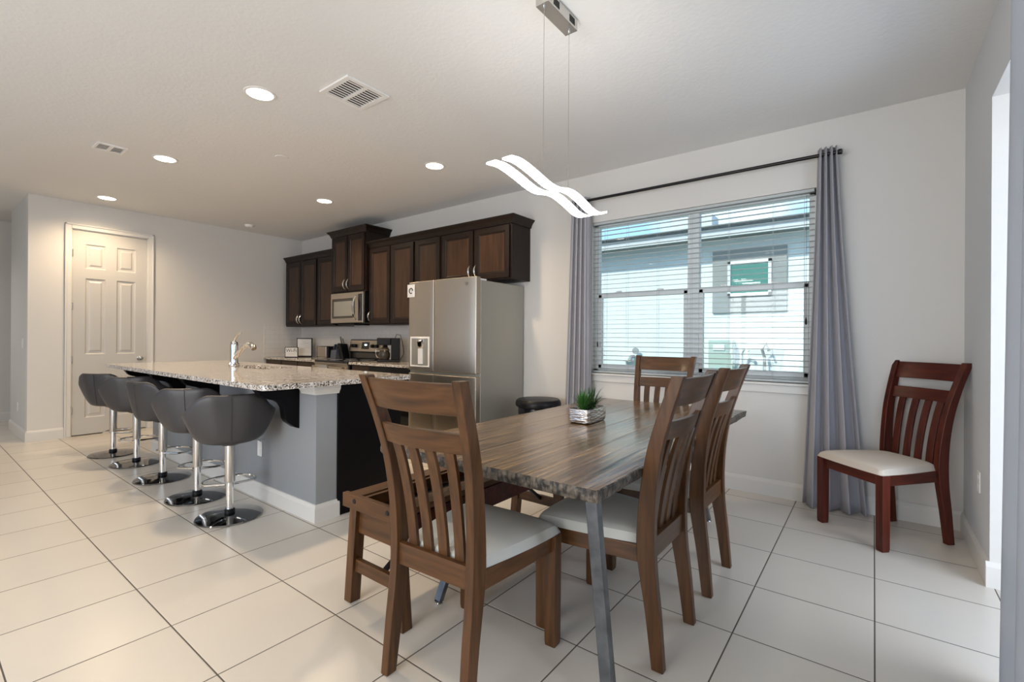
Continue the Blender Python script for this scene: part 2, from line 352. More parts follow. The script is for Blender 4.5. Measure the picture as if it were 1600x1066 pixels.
def grid_panel(name, rects, x, yz, m, parent=None, rail=.013):
    """slab facing +x with sunk moulded panels: (y0,y1,z0,z1) rects"""
    (Y0, Y1, Z0, Z1) = yz
    b = MB(); bm = b.bm
    ys = sorted({Y0, Y1, *[r[0] for r in rects], *[r[1] for r in rects]}); zs = sorted({Z0, Z1, *[r[2] for r in rects], *[r[3] for r in rects]})
    V = {}
    def v(y, z, d=0):
        k = (round(y, 4), round(z, 4), round(d, 4))
        if k not in V: V[k] = bm.verts.new((x+d, y, z))
        return V[k]
    for ya, yb in zip(ys, ys[1:]):
        for za, zb in zip(zs, zs[1:]):
            hit = [r for r in rects if r[0] <= ya+1e-6 and r[1] >= yb-1e-6 and r[2] <= za+1e-6 and r[3] >= zb-1e-6]
            if hit:
                rings = [(0, 0), (.014, -rail), (.034, -rail), (.052, -.003)]
                rr = [[v(ya+i, za+i, d), v(yb-i, za+i, d), v(yb-i, zb-i, d), v(ya+i, zb-i, d)] for i, d in rings]
                for p, q in zip(rr, rr[1:]):
                    for k in range(4): bm.faces.new((p[k], p[(k+1) % 4], q[(k+1) % 4], q[k]))
                bm.faces.new(rr[-1])
            else: bm.faces.new((v(ya, za), v(yb, za), v(yb, zb), v(ya, zb)))
    bk = [bm.verts.new((x-.035, y, z)) for y, z in ((Y0, Z0), (Y1, Z0), (Y1, Z1), (Y0, Z1))]; bm.faces.new(bk)
    for (a, c) in ((0, 1), (1, 2), (2, 3), (3, 0)):
        cs = ((Y0, Z0), (Y1, Z0), (Y1, Z1), (Y0, Z1)); bm.faces.new((bk[a], bk[c], v(*cs[c]), v(*cs[a])))
    return b.build(name, m, parent)
mid = (DY0+DY1)/2
rects = []
for z0, z1 in ((.22, .70), (1.02, 1.98), (2.10, 2.41)):
    rects += [(DY0+.12, mid-.055, z0, z1), (mid+.055, DY1-.12, z0, z1)]
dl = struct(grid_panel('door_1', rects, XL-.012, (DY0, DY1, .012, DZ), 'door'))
for z in (.32, .95, 1.62, 2.28): MB().lathe([(.007, 0), (.007, .09)], (XL-.004, DY0-.002, z-.045), 12).build('hinge', 'nickel', dl, smooth=True)
MB().lathe([(.030, -.012), (.030, -.004), (.012, 0), (.011, .035), (.026, .042), (.029, .056), (.022, .068), (0, .071)], (XL, DY1-.075, .955), 24, 'x').build('door_knob', 'nickel', dl, smooth=True)
# backsplash
struct(MB().box(XL+.001, -4.0, YB-.008, YB-.0005, .93, 1.435).build('trim_2', 'tile'))
struct(MB().box(XL+.0005, XL+.008, 3.645, YB-.008, .93, 1.46).build('trim_3', 'tile'))

# ---------------------------------------------------------------- window
win = MB()
yw0, yw1 = YB+.055, YB+.12
cx0, cx1 = -1.335, -1.235
win.box(WX0, WX1, yw0, yw1, WZ0, WZ0+.05); win.box(WX0, WX1, yw0, yw1, WZ1-.05, WZ1); win.box(WX0, WX0+.05, yw0, yw1, WZ0, WZ1); win.box(WX1-.05, WX1, yw0, yw1, WZ0, WZ1)
win.box(cx0, cx1, yw0-.004, yw1, WZ0, WZ1)
wo = struct(win.build('window_1', 'vinyl', bevel=.004))
for (x0, x1) in ((WX0+.05, cx0), (cx1, WX1-.05)):
    b = MB(); b.box(x0, x1, yw0, yw1-.02, 1.665, 1.715); b.box(x0, x1, yw0, yw1-.02, WZ0+.05, WZ0+.09); b.box(x0, x0+.035, yw0, yw1-.02, WZ0+.05, 1.7); b.box(x1-.035, x1, yw0, yw1-.02, WZ0+.05, 1.7)
    b.build('lower_sash', 'vinyl', wo, bevel=.003)
    for q in (.25, .72): MB().box(x0+(x1-x0)*q-.025, x0+(x1-x0)*q+.025, yw0-.012, yw0+.01, 1.713, 1.728).build('sash_lock', 'vinyl', wo)
    MB().box(x0+.01, x1-.01, yw0+.03, yw0+.034, WZ0+.06, 1.68).build('window_pane', 'glass', wo)
    MB().box(x0, x1, yw0+.046, yw0+.05, 1.69, WZ1-.05).build('window_pane', 'glass', wo)
b = MB(); b.box(WX0-.03, WX1+.03, YB-.035, YB+.056, .893, .912); b.box(WX0-.015, WX1+.015, YB-.016, YB, .83, .893)
struct(b.build('trim_4', 'trim', bevel=.004))
t = thing('window_blind', 'white horizontal slat blind with open slats filling the window', 'blind', ((WX0+WX1)/2, YB+.028, WZ0))
L = (WX1-WX0)/2-.012; Hh = WZ1-WZ0
MB().box(-L, L, -.026, .022, Hh-.028, Hh-.003).build('headrail', 'blind', t, bevel=.003)
b = MB(); n = 33
for i in range(n):
    z = .045+i*(Hh-.095)/(n-1); b.hexa([(-L, -.025, z-.003), (L, -.025, z-.003), (L, .022, z), (-L, .022, z), (-L, -.025, z), (L, -.025, z), (L, .022, z+.003), (-L, .022, z+.003)])
b.build('slats', 'blind', t)
MB().box(-L, L, -.025, .022, .008, .026).build('bottom_rail', 'blind', t, bevel=.003)
b = MB()
for q in (-.86, -.62, -.3, .02, .35, .7, .93):
    for y in (-.026, .0235): b.box(q*L-.001, q*L+.001, y-.0008, y+.0008, .02, Hh-.05)
b.build('ladder_cord', 'blind', t)
b = MB(); b.tube([(L-.05, -.032, Hh-.05), (L-.05, -.034, .5)], .0012, 5); b.lathe([(.002, .52), (.006, .50), (.007, .47), (.001, .46)], (L-.05, -.034, 0), 8); b.build('pull_cord', 'blackp', t); b = MB(); b.tube([(-L+.06, -.032, Hh-.05), (-L+.06, -.034, .3)], .0012, 5); b.lathe([(.002, .32), (.006, .30), (.007, .27), (.001, .26)], (-L+.06, -.034, 0), 8)
b.build('pull_cord', 'blackp', t)

# ---------------------------------------------------------------- curtains
def curtain(name, label, fn, nu, nz, m, parent_loc=(0, 0, 0), group=None, thick=.004):
    bm = bmesh.new(); V = []
    for j in range(nz+1):
        V.append([bm.verts.new(fn(i/nu, j/nz)) for i in range(nu+1)])
    for j in range(nz):
        for i in range(nu): bm.faces.new((V[j][i], V[j][i+1], V[j+1][i+1], V[j+1][i]))
    me = bpy.data.meshes.new(name); bm.to_mesh(me); bm.free(); me.materials.append(K[m])
    for p in me.polygons: p.use_smooth = True
    o = bpy.data.objects.new(name, me); COL.objects.link(o); s = o.modifiers.new('thick', 'SOLIDIFY'); s.thickness = thick
    return tag(o, label, 'curtain', group)
def cl(u, v):   # left one
    x0 = -2.445-.085*(1-v); x1 = -2.245+.03*(1-v); a = .03+.012*(1-v)
    ph = u*4.5*2*PI
    return (x0+(x1-x0)*u+.012*math.sin(ph*2), 4.185+a*math.sin(ph), .012+v*2.65)
curtain('curtain', 'grey pleated curtain at the left side of the window, behind the plant', cl, 90, 24, 'curt', group=None)
def cr(u, v):
    top, bot = (-.338, -.222), (-.425, -.035)
    w = (1-v)**1.25
    x0 = top[0]+(bot[0]-top[0])*w; x1 = top[1]+(bot[1]-top[1])*w; a = .034+.012*(1-v)
    ph = (u**.92)*3.5*2*PI
    return (x0+(x1-x0)*u+.006*math.sin(ph*2), 4.185+a*math.sin(ph+.6), .012+v*2.665)
curtain('curtain', 'grey pleated curtain right of the window, its hem spreading behind the corner chair', cr, 90, 24, 'curt')
def cb(u, v):
    y0 = 2.42-.16*v**1.5-.03*math.sin(v*3); y1 = 1.25
    y = y0+(y1-y0)*u; e = max(0, 1-u*14)
    return (.37+.028*math.sin(u*5.5*2*PI+.5)+.02*e, y, .012+v*2.665)
curtain('curtain', 'blue-grey curtain in the close foreground at the right edge of the photo', cb, 120, 20, 'curtb')
def rod(label, p0, p1, wallax, loc):
    t = thing('curtain_rod', label, 'curtain rod', loc)
    MB().tube([p0, p1], .0135, 14).build('rod', 'rod', t, smooth=True)
    for p, q in ((p0, p1), (p1, p0)):
        d = (Vector(p)-Vector(q)).normalized(); c = Vector(p)
        MB().tube([tuple(c), tuple(c+d*.012), tuple(c+d*.03), tuple(c+d*.034)], [.014, .020, .020, .012], 14).build('finial', 'rod', t, smooth=True)
        c2 = Vector(p)-d*.04
        MB().tube([tuple(c2), tuple(c2+Vector(wallax))], .007, 8).build('bracket', 'rod', t, smooth=True)
    return t
rod('long thin black curtain rod above the window', (-1.15, 0, 0), (1.035, 0, 0), (0, .103, 0), (-1.255, 4.184, 2.63))
rod('black curtain rod over the sliding door opening on the right', (0, -1.6, 0), (0, .75, 0), (.104, 0, 0), (.37, 1.75, 2.63))

# ---------------------------------------------------------------- outside
ground = struct(MB().box(-9, 4, 4.46, 9, -.35, -.2).build('ground_outside', 'grass'))
t = thing('neighbour_house', 'white stucco house next door seen through the window blinds', 'house', (-1.5, 7.6, -.2))
MB().box(-6.5, 5, 0, .2, 0, 3.15).build('wall', 'stucco', t)
# opening surround, window, pane
MB().box(-.455, .535, -.035, 0, 1.855, 2.79).build('window_surround', 'trimgrey', t, bevel=.004)
wf = MB(); wx0, wx1, wz0, wz1 = -.235, .345, 2.10, 2.615
wf.box(wx0, wx1, -.065, -.035, wz0, wz0+.04); wf.box(wx0, wx1, -.065, -.035, wz1-.04, wz1); wf.box(wx0, wx0+.04, -.065, -.035, wz0, wz1); wf.box(wx1-.04, wx1, -.065, -.035, wz0, wz1)
wf = wf.build('window_frame', 'vinyl', t); MB().box(wx0+.04, wx1-.04, -.042, -.037, wz0+.04, wz1-.04).build('pane', 'teal', wf)
MB().box(-6.5, 5, -.34, 0, 2.97, 3.0).build('soffit', 'trimgrey', t)
MB().box(-6.5, 5, -.37, -.34, 2.94, 3.09).build('fascia', 'fascia', t)
MB().prism([(-.46, 3.09), (-.37, 3.06), (1.2, 3.40), (1.2, 3.48)], 'x', -6.5, 5).build('roof', 'shingle', t)
MB().box(-1.3, -.6, .5, .9, 3.25, 3.52).build('roof_vent', 'fascia', t, bevel=.02)
t = thing('utility_box', 'pale green utility box on the house next door, low in the right window', 'utility box', (-1.80, 7.515, -.2))
MB().box(-.17, .17, -.1, .08, .75, 1.45).build('box', 'util', t, bevel=.01); MB().box(-.1, .06, -.115, -.1, 1.3, 1.38).build('label_plate', 'vinyl', t); MB().tube([(0, 0, 0), (0, 0, .76)], .03, 10).build('conduit', 'util', t, smooth=True)
o = MB().tube([(0, 0, 0), (0, 0, 1.25), (.03, -.02, 1.31), (.07, -.05, 1.33), (.10, -.06, 1.29)], .022, 8).build('hose_pipe', 'vinyl', loc=(-1.52, 7.45, -.2), smooth=True); tag(o, 'thin bent outdoor pipe standing right of the green utility box', 'pipe')
o = MB().tube([(0, 0, 0), (0, 0, 1.2), (-.03, -.02, 1.32), (.02, -.03, 1.40), (.06, -.03, 1.30)], .020, 8).build('hose_pipe', 'trimgrey', loc=(-1.22, 7.45, -.2), smooth=True); tag(o, 'grey hooked outdoor pipe, farther right of the green utility box', 'pipe')
t = thing('outdoor_tap', 'small outdoor tap with round valve wheel seen low in the left window', 'tap', (-3.22, 7.595, .96))
MB().tube([(0, 0, 0), (0, -.12, 0), (0, -.16, -.04), (-.0, -.17, -.09)], .03, 8).build('spout', 'trimgrey', t, smooth=True); MB().box(-.16, .02, -.1, -.02, -.08, -.0).build('valve_body', 'vinyl', t, bevel=.01)
MB().lathe([(.055, -.01), (.055, .01)], (.07, -.1, .10), 16, 'y').build('valve_wheel', 'trimgrey', t)

# ---------------------------------------------------------------- kitchen wall cabinets
def shaker(name, x0, x1, z0, z1, y, parent, hside=None, hz=None, hlow=True):
    """door facing -y with a recessed centre panel"""
    fr = .055 if x1-x0 > .2 else .04
    b = MB(); bm = b.bm; rings = [(0, -.021), (fr, -.021), (fr+.008, -.013), (fr+.02, -.009)]
    rr = [[bm.verts.new((x, y+d, z)) for x, z in ((x0+i, z0+i), (x1-i, z0+i), (x1-i, z1-i), (x0+i, z1-i))] for i, d in rings]
    back = [bm.verts.new((x, y-.001, z)) for x, z in ((x0, z0), (x1, z0), (x1, z1), (x0, z1))]
    for p, q in zip([back]+rr, rr):
        for k in range(4): bm.faces.new((p[k], p[(k+1) % 4], q[(k+1) % 4], q[k])).material_index = 0
    bm.faces.new(rr[-1]).material_index = 1; bm.faces.new(back)
    o = b.build(name, ['esp', 'esp_in'], parent)
    if hside is not None:
        hx = x0+.032 if hside == 'l' else x1-.032
        z = hz if hz is not None else z0+.115
        b = MB(); b.tube([(hx, y-.019, z-.068), (hx, y-.040, z-.060), (hx, y-.060, z-.026), (hx, y-.064, z), (hx, y-.060, z+.026), (hx, y-.040, z+.060), (hx, y-.019, z+.068)], [.007, .008, .0095, .010, .0095, .008, .007], 8)
        b.build('handle', 'nickel', o, smooth=True)
    return o
def crown(x0, x1, z, ret_l, ret_r, parent, yf):
    prof = [(0, 0), (-.012, 0), (-.018, .02), (-.03, .045), (-.055, .07), (-.06, .085), (0, .085)]
    b = MB()
    def ring(x, mx):   # mitred
        return [(x+mx*d, yf+d, z+h) for d, h in prof]
    b.loft([ring(x0, 1 if ret_l else 0), ring(x1, -1 if ret_r else 0)])
    if ret_r: b.loft([[(x1-d, yf+d, z+h) for d, h in prof], [(x1-d, YB, z+h) for d, h in prof]])
    if ret_l: b.loft([[(x0+d, yf+d, z+h) for d, h in prof], [(x0+d, YB, z+h) for d, h in prof]])
    b.box(x0, x1, yf, YB-.002, z, z+.02)
    return b.build('crown_moulding', 'esp', parent)
def wallcab(label, x0, x1, z0, z1, doors, yf=3.955, cr=(0, 0), group='wall cabinets'):
    t = thing('wall_cabinet', label, 'cabinet', ((x0+x1)/2, YB, z0), group=group)
    def sh(o): o.location = (-(x0+x1)/2, -YB, -z0)
    o = MB().box(x0, x1, yf, YB-.001, z0, z1).build('cabinet_box', 'esp', t); sh(o)
    for d in doors: o = shaker('door', d[0], d[1], z0+.02, z1-.025, yf, t, d[2], z0+.115 if d[2] else None); sh(o)
    o = crown(x0, x1, z1-.012, cr[0], cr[1], t, yf); sh(o)
ZB, ZT = 1.425, 2.485
wallcab('dark wall cabinet in the corner left of the microwave, with a pair of arched handles', -7.76, -6.80, ZB, ZT, [(-7.735, -7.285, 'r'), (-7.27, -6.82, 'l')])
wallcab('narrow dark single-door wall cabinet just left of the microwave', -6.80, -6.325, ZB, ZT, [(-6.78, -6.345, None)])
wallcab('taller dark cabinet standing proud directly above the microwave', -6.325, -5.495, 1.89, 2.715, [(-6.30, -5.92, 'r'), (-5.90, -5.52, 'l')], yf=3.90, cr=(1, 1))
wallcab('dark two-door wall cabinet between the microwave and the fridge', -5.495, -4.56, ZB, ZT, [(-5.475, -5.04, 'l'), (-5.02, -4.58, None)])
wallcab('dark single-door wall cabinet partly hidden behind the top left of the fridge', -4.56, -4.09, ZB, ZT, [(-4.54, -4.11, None)])
wallcab('dark short two-door cabinet hanging above the fridge, at the right end', -4.09, -3.035, 1.885, ZT, [(-4.065, -3.575, 'r'), (-3.55, -3.06, 'l')], cr=(0, 1))

# microwave
t = thing('microwave', 'stainless steel microwave mounted under the tall cabinet', 'microwave', (-5.91, YB, 1.455))
MB().box(-.39, .39, -.385, -.002, 0, .43).build('body', 'blackp', t)
dr = MB().box(-.39, .385, -.42, -.385, .005, .428).build('door', 'steel', t, bevel=.006)
MB().box(-.35, .20, -.424, -.419, .07, .35).build('window', 'oven', dr); MB().box(-.30, .15, -.427, -.423, .10, .31).build('window_screen', 'steeld', dr)
MB().box(.285, .37, -.424, -.419, .03, .40).build('control_panel', 'glassblk', dr)
MB().tube([(.235, -.42, .05), (.235, -.455, .075), (.235, -.475, .15), (.235, -.48, .215), (.235, -.475, .28), (.235, -.455, .355), (.235, -.42, .38)], .012, 8).build('handle', 'chrome', dr, smooth=True)
MB().box(-.3, .1, -.36, -.1, -.025, 0).build('vent_grille', 'blackp', t)

# ---------------------------------------------------------------- lower cabinets, worktops
def basecab(label, x0, x1, splits, door=True):
    t = thing('base_cabinet', label, 'cabinet', ((x0+x1)/2, YB, 0), group='base cabinets on the back wall')
    def sh(o): o.location = (-(x0+x1)/2, -YB, 0)
    b = MB(); b.box(x0, x1, 3.69, YB-.01, .1, .895); b.box(x0, x1, 3.76, YB-.01, 0, .1); sh(b.build('cabinet_box', 'esp', t))
    for a, c in splits:
        o = MB().box(a, c, 3.668, 3.689, .75, .885).build('drawer', 'esp_in', t, bevel=.004); sh(o)
        m = (a+c)/2; MB().tube([(m-.05, 3.668, .815), (m-.045, 3.645, .815), (m, 3.635, .815), (m+.045, 3.645, .815), (m+.05, 3.668, .815)], .006, 8).build('handle', 'nickel', o, smooth=True)
        o = shaker('door', a, c, .12, .735, 3.69, t, 'r', .63); sh(o)
basecab('dark base cabinet with drawers left of the stove, under the picture signs', XL+.012, -6.335, [(-7.84, -7.36), (-7.34, -6.87), (-6.85, -6.36)])
basecab('narrow dark base cabinet just right of the stove', -5.50, -5.08, [(-5.47, -5.10)])
t = thing('dishwasher', 'black dishwasher between the base cabinet and the fridge', 'dishwasher', (-4.6, YB, 0))
MB().box(-.475, .475, -.60, -.01, .02, .893).build('body', 'blackp', t)
MB().box(-.47, .47, -.625, -.60, .1, .74).build('door', 'glassblk', t, bevel=.006); MB().box(-.47, .47, -.64, -.60, .76, .885).build('control_panel', 'blackp', t, bevel=.008)
MB().tube([(-.4, -.66, .765), (.4, -.66, .765)], .01, 8).build('handle', 'blackp', t)
o = MB().box(XL+.009, -6.33, 3.64, YB-.009, .896, .929).build('worktop', 'granite', bevel=.004); tag(o, 'speckled granite worktop left of the stove carrying the signs and toaster', 'countertop')
o = MB().box(-5.505, -4.125, 3.64, YB-.009, .896, .929).build('worktop', 'granite', bevel=.004); tag(o, 'short granite worktop between the stove and the fridge, under the coffee maker', 'countertop')

# stove
t = thing('stove', 'stainless and black electric stove with raised control panel', 'stove', (-5.918, YB, 0))
MB().box(-.405, .405, -.62, -.012, .03, .90).build('body', 'blackp', t)
MB().box(-.405, .405, -.655, -.05, .90, .935).build('cooktop', 'glassblk', t, bevel=.008)
b = MB()
for x, y, r in ((-.2, -.47, .11), (.2, -.47, .09), (-.2, -.2, .08), (.2, -.2, .1)):
    b.tube([(x+r*math.cos(a*PI/12), y+r*math.sin(a*PI/12), .9352) for a in range(24)], .0012, 5, closed=True)
b.build('burner_ring', 'greyink', t)
MB().box(-.40, .40, -.662, -.63, .888, .905).build('front_trim', 'steel', t)
dr = MB().box(-.40, .40, -.655, -.62, .22, .885).build('oven_door', 'steel', t, bevel=.006)
MB().box(-.30, .30, -.659, -.654, .35, .70).build('oven_window', 'oven', dr)
MB().tube([(-.37, -.70, .845), (.37, -.70, .845)], .015, 10).build('door_handle', 'steel', dr, smooth=True)
b = MB(); b.tube([(-.35, -.70, .845), (-.35, -.65, .845)], .01, 8); b.tube([(.35, -.70, .845), (.35, -.65, .845)], .01, 8); b.build('handle_mount', 'steel', dr)
MB().box(-.40, .40, -.65, -.62, .05, .20).build('drawer', 'steel', t, bevel=.005)
MB().box(-.405, .405, -.075, -.012, .93, 1.04).build('backguard_base', 'blackp', t); MB().box(-.33, .33, -.079, -.074, .955, 1.03).build('backguard_strip', 'oven', t)
bk = MB().hexa([(-.41, -.10, 1.035), (.41, -.10, 1.035), (.41, -.012, 1.035), (-.41, -.012, 1.035), (-.41, -.065, 1.225), (.41, -.065, 1.225), (.41, -.012, 1.225), (-.41, -.012, 1.225)]).build('control_panel', 'blackp', t, bevel=.008)
MB().hexa([(-.385, -.1005, 1.05), (.385, -.1005, 1.05), (.385, -.09, 1.05), (-.385, -.09, 1.05), (-.385, -.0715, 1.21), (.385, -.0715, 1.21), (.385, -.06, 1.21), (-.385, -.06, 1.21)]).build('panel_face', 'steel', bk)
MB().hexa([(-.10, -.096, 1.085), (.08, -.096, 1.085), (.08, -.085, 1.085), (-.10, -.085, 1.085), (-.10, -.078, 1.185), (.08, -.078, 1.185), (.08, -.07, 1.185), (-.10, -.07, 1.185)]).build('clock_display', 'display', bk)
MB().box(-.02, .02, -.0925, -.08, 1.135, 1.155).build('clock_digits', 'led', bk)
for x in (-.31, -.24, -.34, .17, .25, .33)[:2]+(.18, .28): MB().lathe([(.0, -.03), (.024, -.03), (.026, 0), (.026, .012)], (x, -.095, 1.13), 16, 'y').build('knob', 'blackp', bk, smooth=True)
tw = MB().box(-.115, .115, -.008, .008, -.12, .02).build('hand_towel', 'towel', loc=(-6.0, YB-.728, .85), bevel=.006); tag(tw, 'small grey towel hanging on the stove handle', 'towel')

# refrigerator
t = thing('refrigerator', 'large stainless steel four-door refrigerator with ice dispenser', 'refrigerator', (-3.61, YB-.02, 0))
MB().box(-.50, .50, -.72, 0, .02, 1.835).build('body', 'steeld', t, bevel=.006)
MB().box(.28, .49, -.79, -.62, 1.836, 1.852).build('hinge_cover', 'white', t, bevel=.004); MB().box(-.49, -.30, -.79, -.62, 1.836, 1.852).build('hinge_cover', 'white', t, bevel=.004)
def fdoor(name, x0, x1, z0, z1):
    b = MB(); n = 12; rings = []
    for i in range(n+1):
        x = x0+(x1-x0)*i/n; u = x/.5; y = -.795-.02*(1-u*u)
        if i in (0, n): y += .006
        rings.append([(x, -.722, z0), (x, y, z0), (x, y, z1), (x, -.722, z1)])
    b.loft(rings); return b.build(name, 'steel', t, bevel=.006)
SX = -.08
dL = fdoor('door', -.5, SX-.004, .90, 1.865); dR = fdoor('door', SX+.004, .5, .90, 1.865)
fdoor('lower_door', -.5, SX-.004, .05, .865); fdoor('lower_door', SX+.004, .5, .05, .865)
MB().box(-.49, .49, -.775, -.72, .866, .899).build('handle_recess', 'steeld', t)
f0 = -.806
b = MB(); b.box(-.445, -.425, f0-.012, f0+.02, .94, 1.265); b.box(-.16, -.14, f0-.014, f0+.02, .94, 1.265); b.box(-.425, -.16, f0-.014, f0+.02, 1.245, 1.265); b.box(-.425, -.16, f0-.014, f0+.02, .94, .955)
b.build('dispenser_frame', 'white', dL, bevel=.003)
MB().box(-.425, -.16, f0-.009, f0+.004, .955, 1.245).build('dispenser_recess', 'steeld', dL)
MB().lathe([(.035, 0), (.055, .03), (.06, .09)], (-.27, f0-.0, 1.14), 20).build('dispenser_spout', 'chrome', dL, smooth=True); MB().box(-.30, -.24, f0-.03, f0-.005, .97, 1.14).build('dispenser_paddle', 'white', dL, bevel=.004)
MB().lathe([(.0, -.003), (.017, -.003), (.017, .002)], (.385, -.808, 1.80), 20, 'y').build('badge', 'nickel', dR)
o = MB().box(-.06, .06, -.002, 0, -.07, .07).build('sticker', 'paper', loc=(-4.05, YB-.02-.811, 1.77)); tag(o, 'small white paper sticker at the top left of the fridge door', 'sticker')
MB().tube([(.028*math.cos(a*PI/9), -.003, .028*math.sin(a*PI/9)) for a in range(16)], .006, 6).build('printed_mark', 'ink', o)

# trash can
t = thing('trash_can', 'glossy dark round trash can beside the fridge', 'trash can', (-2.70, 3.97, 0))
MB().lathe([(.0, 0), (.19, 0), (.195, .02), (.205, .55), (.205, .575)], n=48).build('bin', 'glassblk', t, smooth=True)
MB().lathe([(.207, .56), (.228, .575), (.232, .60), (.226, .625), (.21, .64), (.205, .636), (.15, .645), (0, .652)], n=48).build('lid', 'blackp', t, smooth=True)
MB().box(-.06, .06, -.24, -.18, .015, .03).build('pedal', 'chrome', t, bevel=.004)

# counter-top items
def yawed(name, label, cat, loc, rz=0): return thing(name, label, cat, loc, rz)
ZC = .929
t = yawed('picture_frame', 'small framed sign reading Wi-Fi leaning in the kitchen corner', 'sign', (-7.40, 3.86, ZC), math.radians(38))
fr = MB().box(-.105, .105, -.008, .008, 0, .165).build('frame', 'blackp', t, bevel=.002); MB().box(-.095, .095, -.0095, -.007, .012, .155).build('print', 'paper', t)
lettering('Wi-Fi', .075, 'ink', t, (0, -.0100, .085), (PI/2, 0, 0)); MB().box(-.06, .06, -.0102, -.009, .055, .058).build('printed_line', 'greyink', t)
t = yawed('picture_frame', 'taller framed notice standing behind the Wi-Fi sign', 'sign', (-7.44, 4.10, ZC), math.radians(35))
MB().box(-.13, .13, -.008, .008, 0, .31).build('frame', 'blackp', t, bevel=.002); MB().box(-.115, .115, -.0095, -.007, .02, .295).build('print', 'paper', t)
b = MB()
for i in range(7): b.box(-.08, .08-.03*(i % 3), -.0105, -.009, .08+i*.024, .083+i*.024)
b.build('printed_lines', 'greyink', t)
t = yawed('toaster', 'two-slice stainless steel toaster with black ends on the left worktop', 'toaster', (-6.80, 4.13, ZC))
MB().box(-.15, .11, -.10, .10, .012, .185).build('body', 'steel', t, bevel=.018); MB().box(.11, .165, -.10, .10, .008, .185).build('end_cap', 'blackp', t, bevel=.012); MB().box(-.16, -.15, -.095, .095, .01, .18).build('end_cap', 'blackp', t, bevel=.004)
b = MB(); b.box(-.13, .09, -.05, -.025, .180, .187); b.box(-.13, .09, .025, .05, .180, .187); b.build('slot', 'blackp', t); MB().box(.165, .185, -.02, .02, .11, .13).build('lever', 'blackp', t)
t = yawed('knife_block', 'blue-grey knife block with slotted handles beside the toaster', 'knife block', (-6.52, 4.10, ZC))
MB().hexa([(-.07, -.06, 0), (.07, -.06, 0), (.07, .07, 0), (-.07, .07, 0), (-.085, -.04, .13), (.06, -.04, .13), (.06, .09, .19), (-.085, .09, .19)]).build('block', 'utensil', t, bevel=.005)
for i in range(4):
    x = -.065+.036*i; MB().bar((x, .0, .15), (x-.015, .03, .215), .018, .024).build('knife_handle', 'blackp' if i % 2 else 'utensil', t, bevel=.003)
t = yawed('knife_block', 'tall black leaning knife block next to the stove', 'knife block', (-6.365, 4.15, ZC))
MB().hexa([(-.05, -.06, 0), (.045, -.06, 0), (.045, .06, 0), (-.05, .06, 0), (-.115, -.06, .235), (-.035, -.06, .225), (-.035, .06, .225), (-.115, .06, .235)]).build('block', 'blackp', t, bevel=.005)
for i in range(2): MB().bar((-.095+.04*i, .01*i, .23), (-.13+.04*i, .01*i, .335-.03*i), .02, .026).build('knife_handle', 'steeld', t, bevel=.004)
t = yawed('coffee_maker', 'black drip coffee maker with glass carafe right of the stove', 'coffee maker', (-5.17, 4.0, ZC), math.radians(48))
MB().box(-.12, .17, -.13, .10, 0, .03).build('base', 'blackp', t, bevel=.008); MB().box(.06, .17, -.12, .10, .03, .32).build('water_tank', 'blackp', t, bevel=.008); MB().box(-.12, .06, -.12, .10, .225, .32).build('brew_head', 'blackp', t, bevel=.012)
MB().lathe([(.0, .032), (.058, .032), (.072, .06), (.075, .11), (.055, .16), (.045, .175), (.05, .185)], (-.03, -.03, 0), 28).build('carafe', 'oven', t, smooth=True)
MB().lathe([(.066, .155), (.068, .165), (.05, .19), (0, .195)], (-.03, -.03, 0), 28).build('carafe_lid', 'steel', t, smooth=True)
MB().tube([(-.08, -.05, .17), (-.13, -.08, .165), (-.14, -.085, .12), (-.12, -.07, .07), (-.095, -.055, .06)], .008, 8).build('carafe_handle', 'chrome', t, smooth=True)
MB().tube([(.10, .09, .32), (.12, .11, .37), (.17, .12, .36), (.19, .12, .28), (.21, .12, .18), (.215, .115, .10), (.17, .11, .02)], .004, 6).build('power_cord', 'blackp', t, smooth=True)

def plate(label, cat, loc, rz, name='outlet', toggle=False):
    t = thing(name, label, cat, loc, rz)     # faces -y locally
    MB().box(-.036, .036, -.006, 0, -.058, .058).build('cover_plate', 'white', t, bevel=.002)
    if toggle: MB().box(-.010, .010, -.012, -.005, -.02, .02).build('rocker', 'white', t, bevel=.002)
    else:
        for z in (-.024, .024): MB().lathe([(0, -.0078), (.014, -.0078), (.015, -.004)], (0, 0, z), 16, 'y').build('socket', 'white', t)
    return t
plate('white outlet on the backsplash between the knife block and stove', 'outlet', (-6.36, YB-.008, 1.12), 0)
plate('white outlet on the grey side of the island', 'outlet', (-3.78, 1.728, .385), 0)
plate('white outlet on the blue-grey wall right of the corner chair', 'outlet', (XR, 3.70, .465), -PI/2)
plate('white light switch on the pale side wall at far left', 'light switch', (-8.18, .942, 1.155), 0, 'light_switch', True)
plate('white outlet low on the pale side wall at far left', 'outlet', (-8.54, .942, .355), 0)

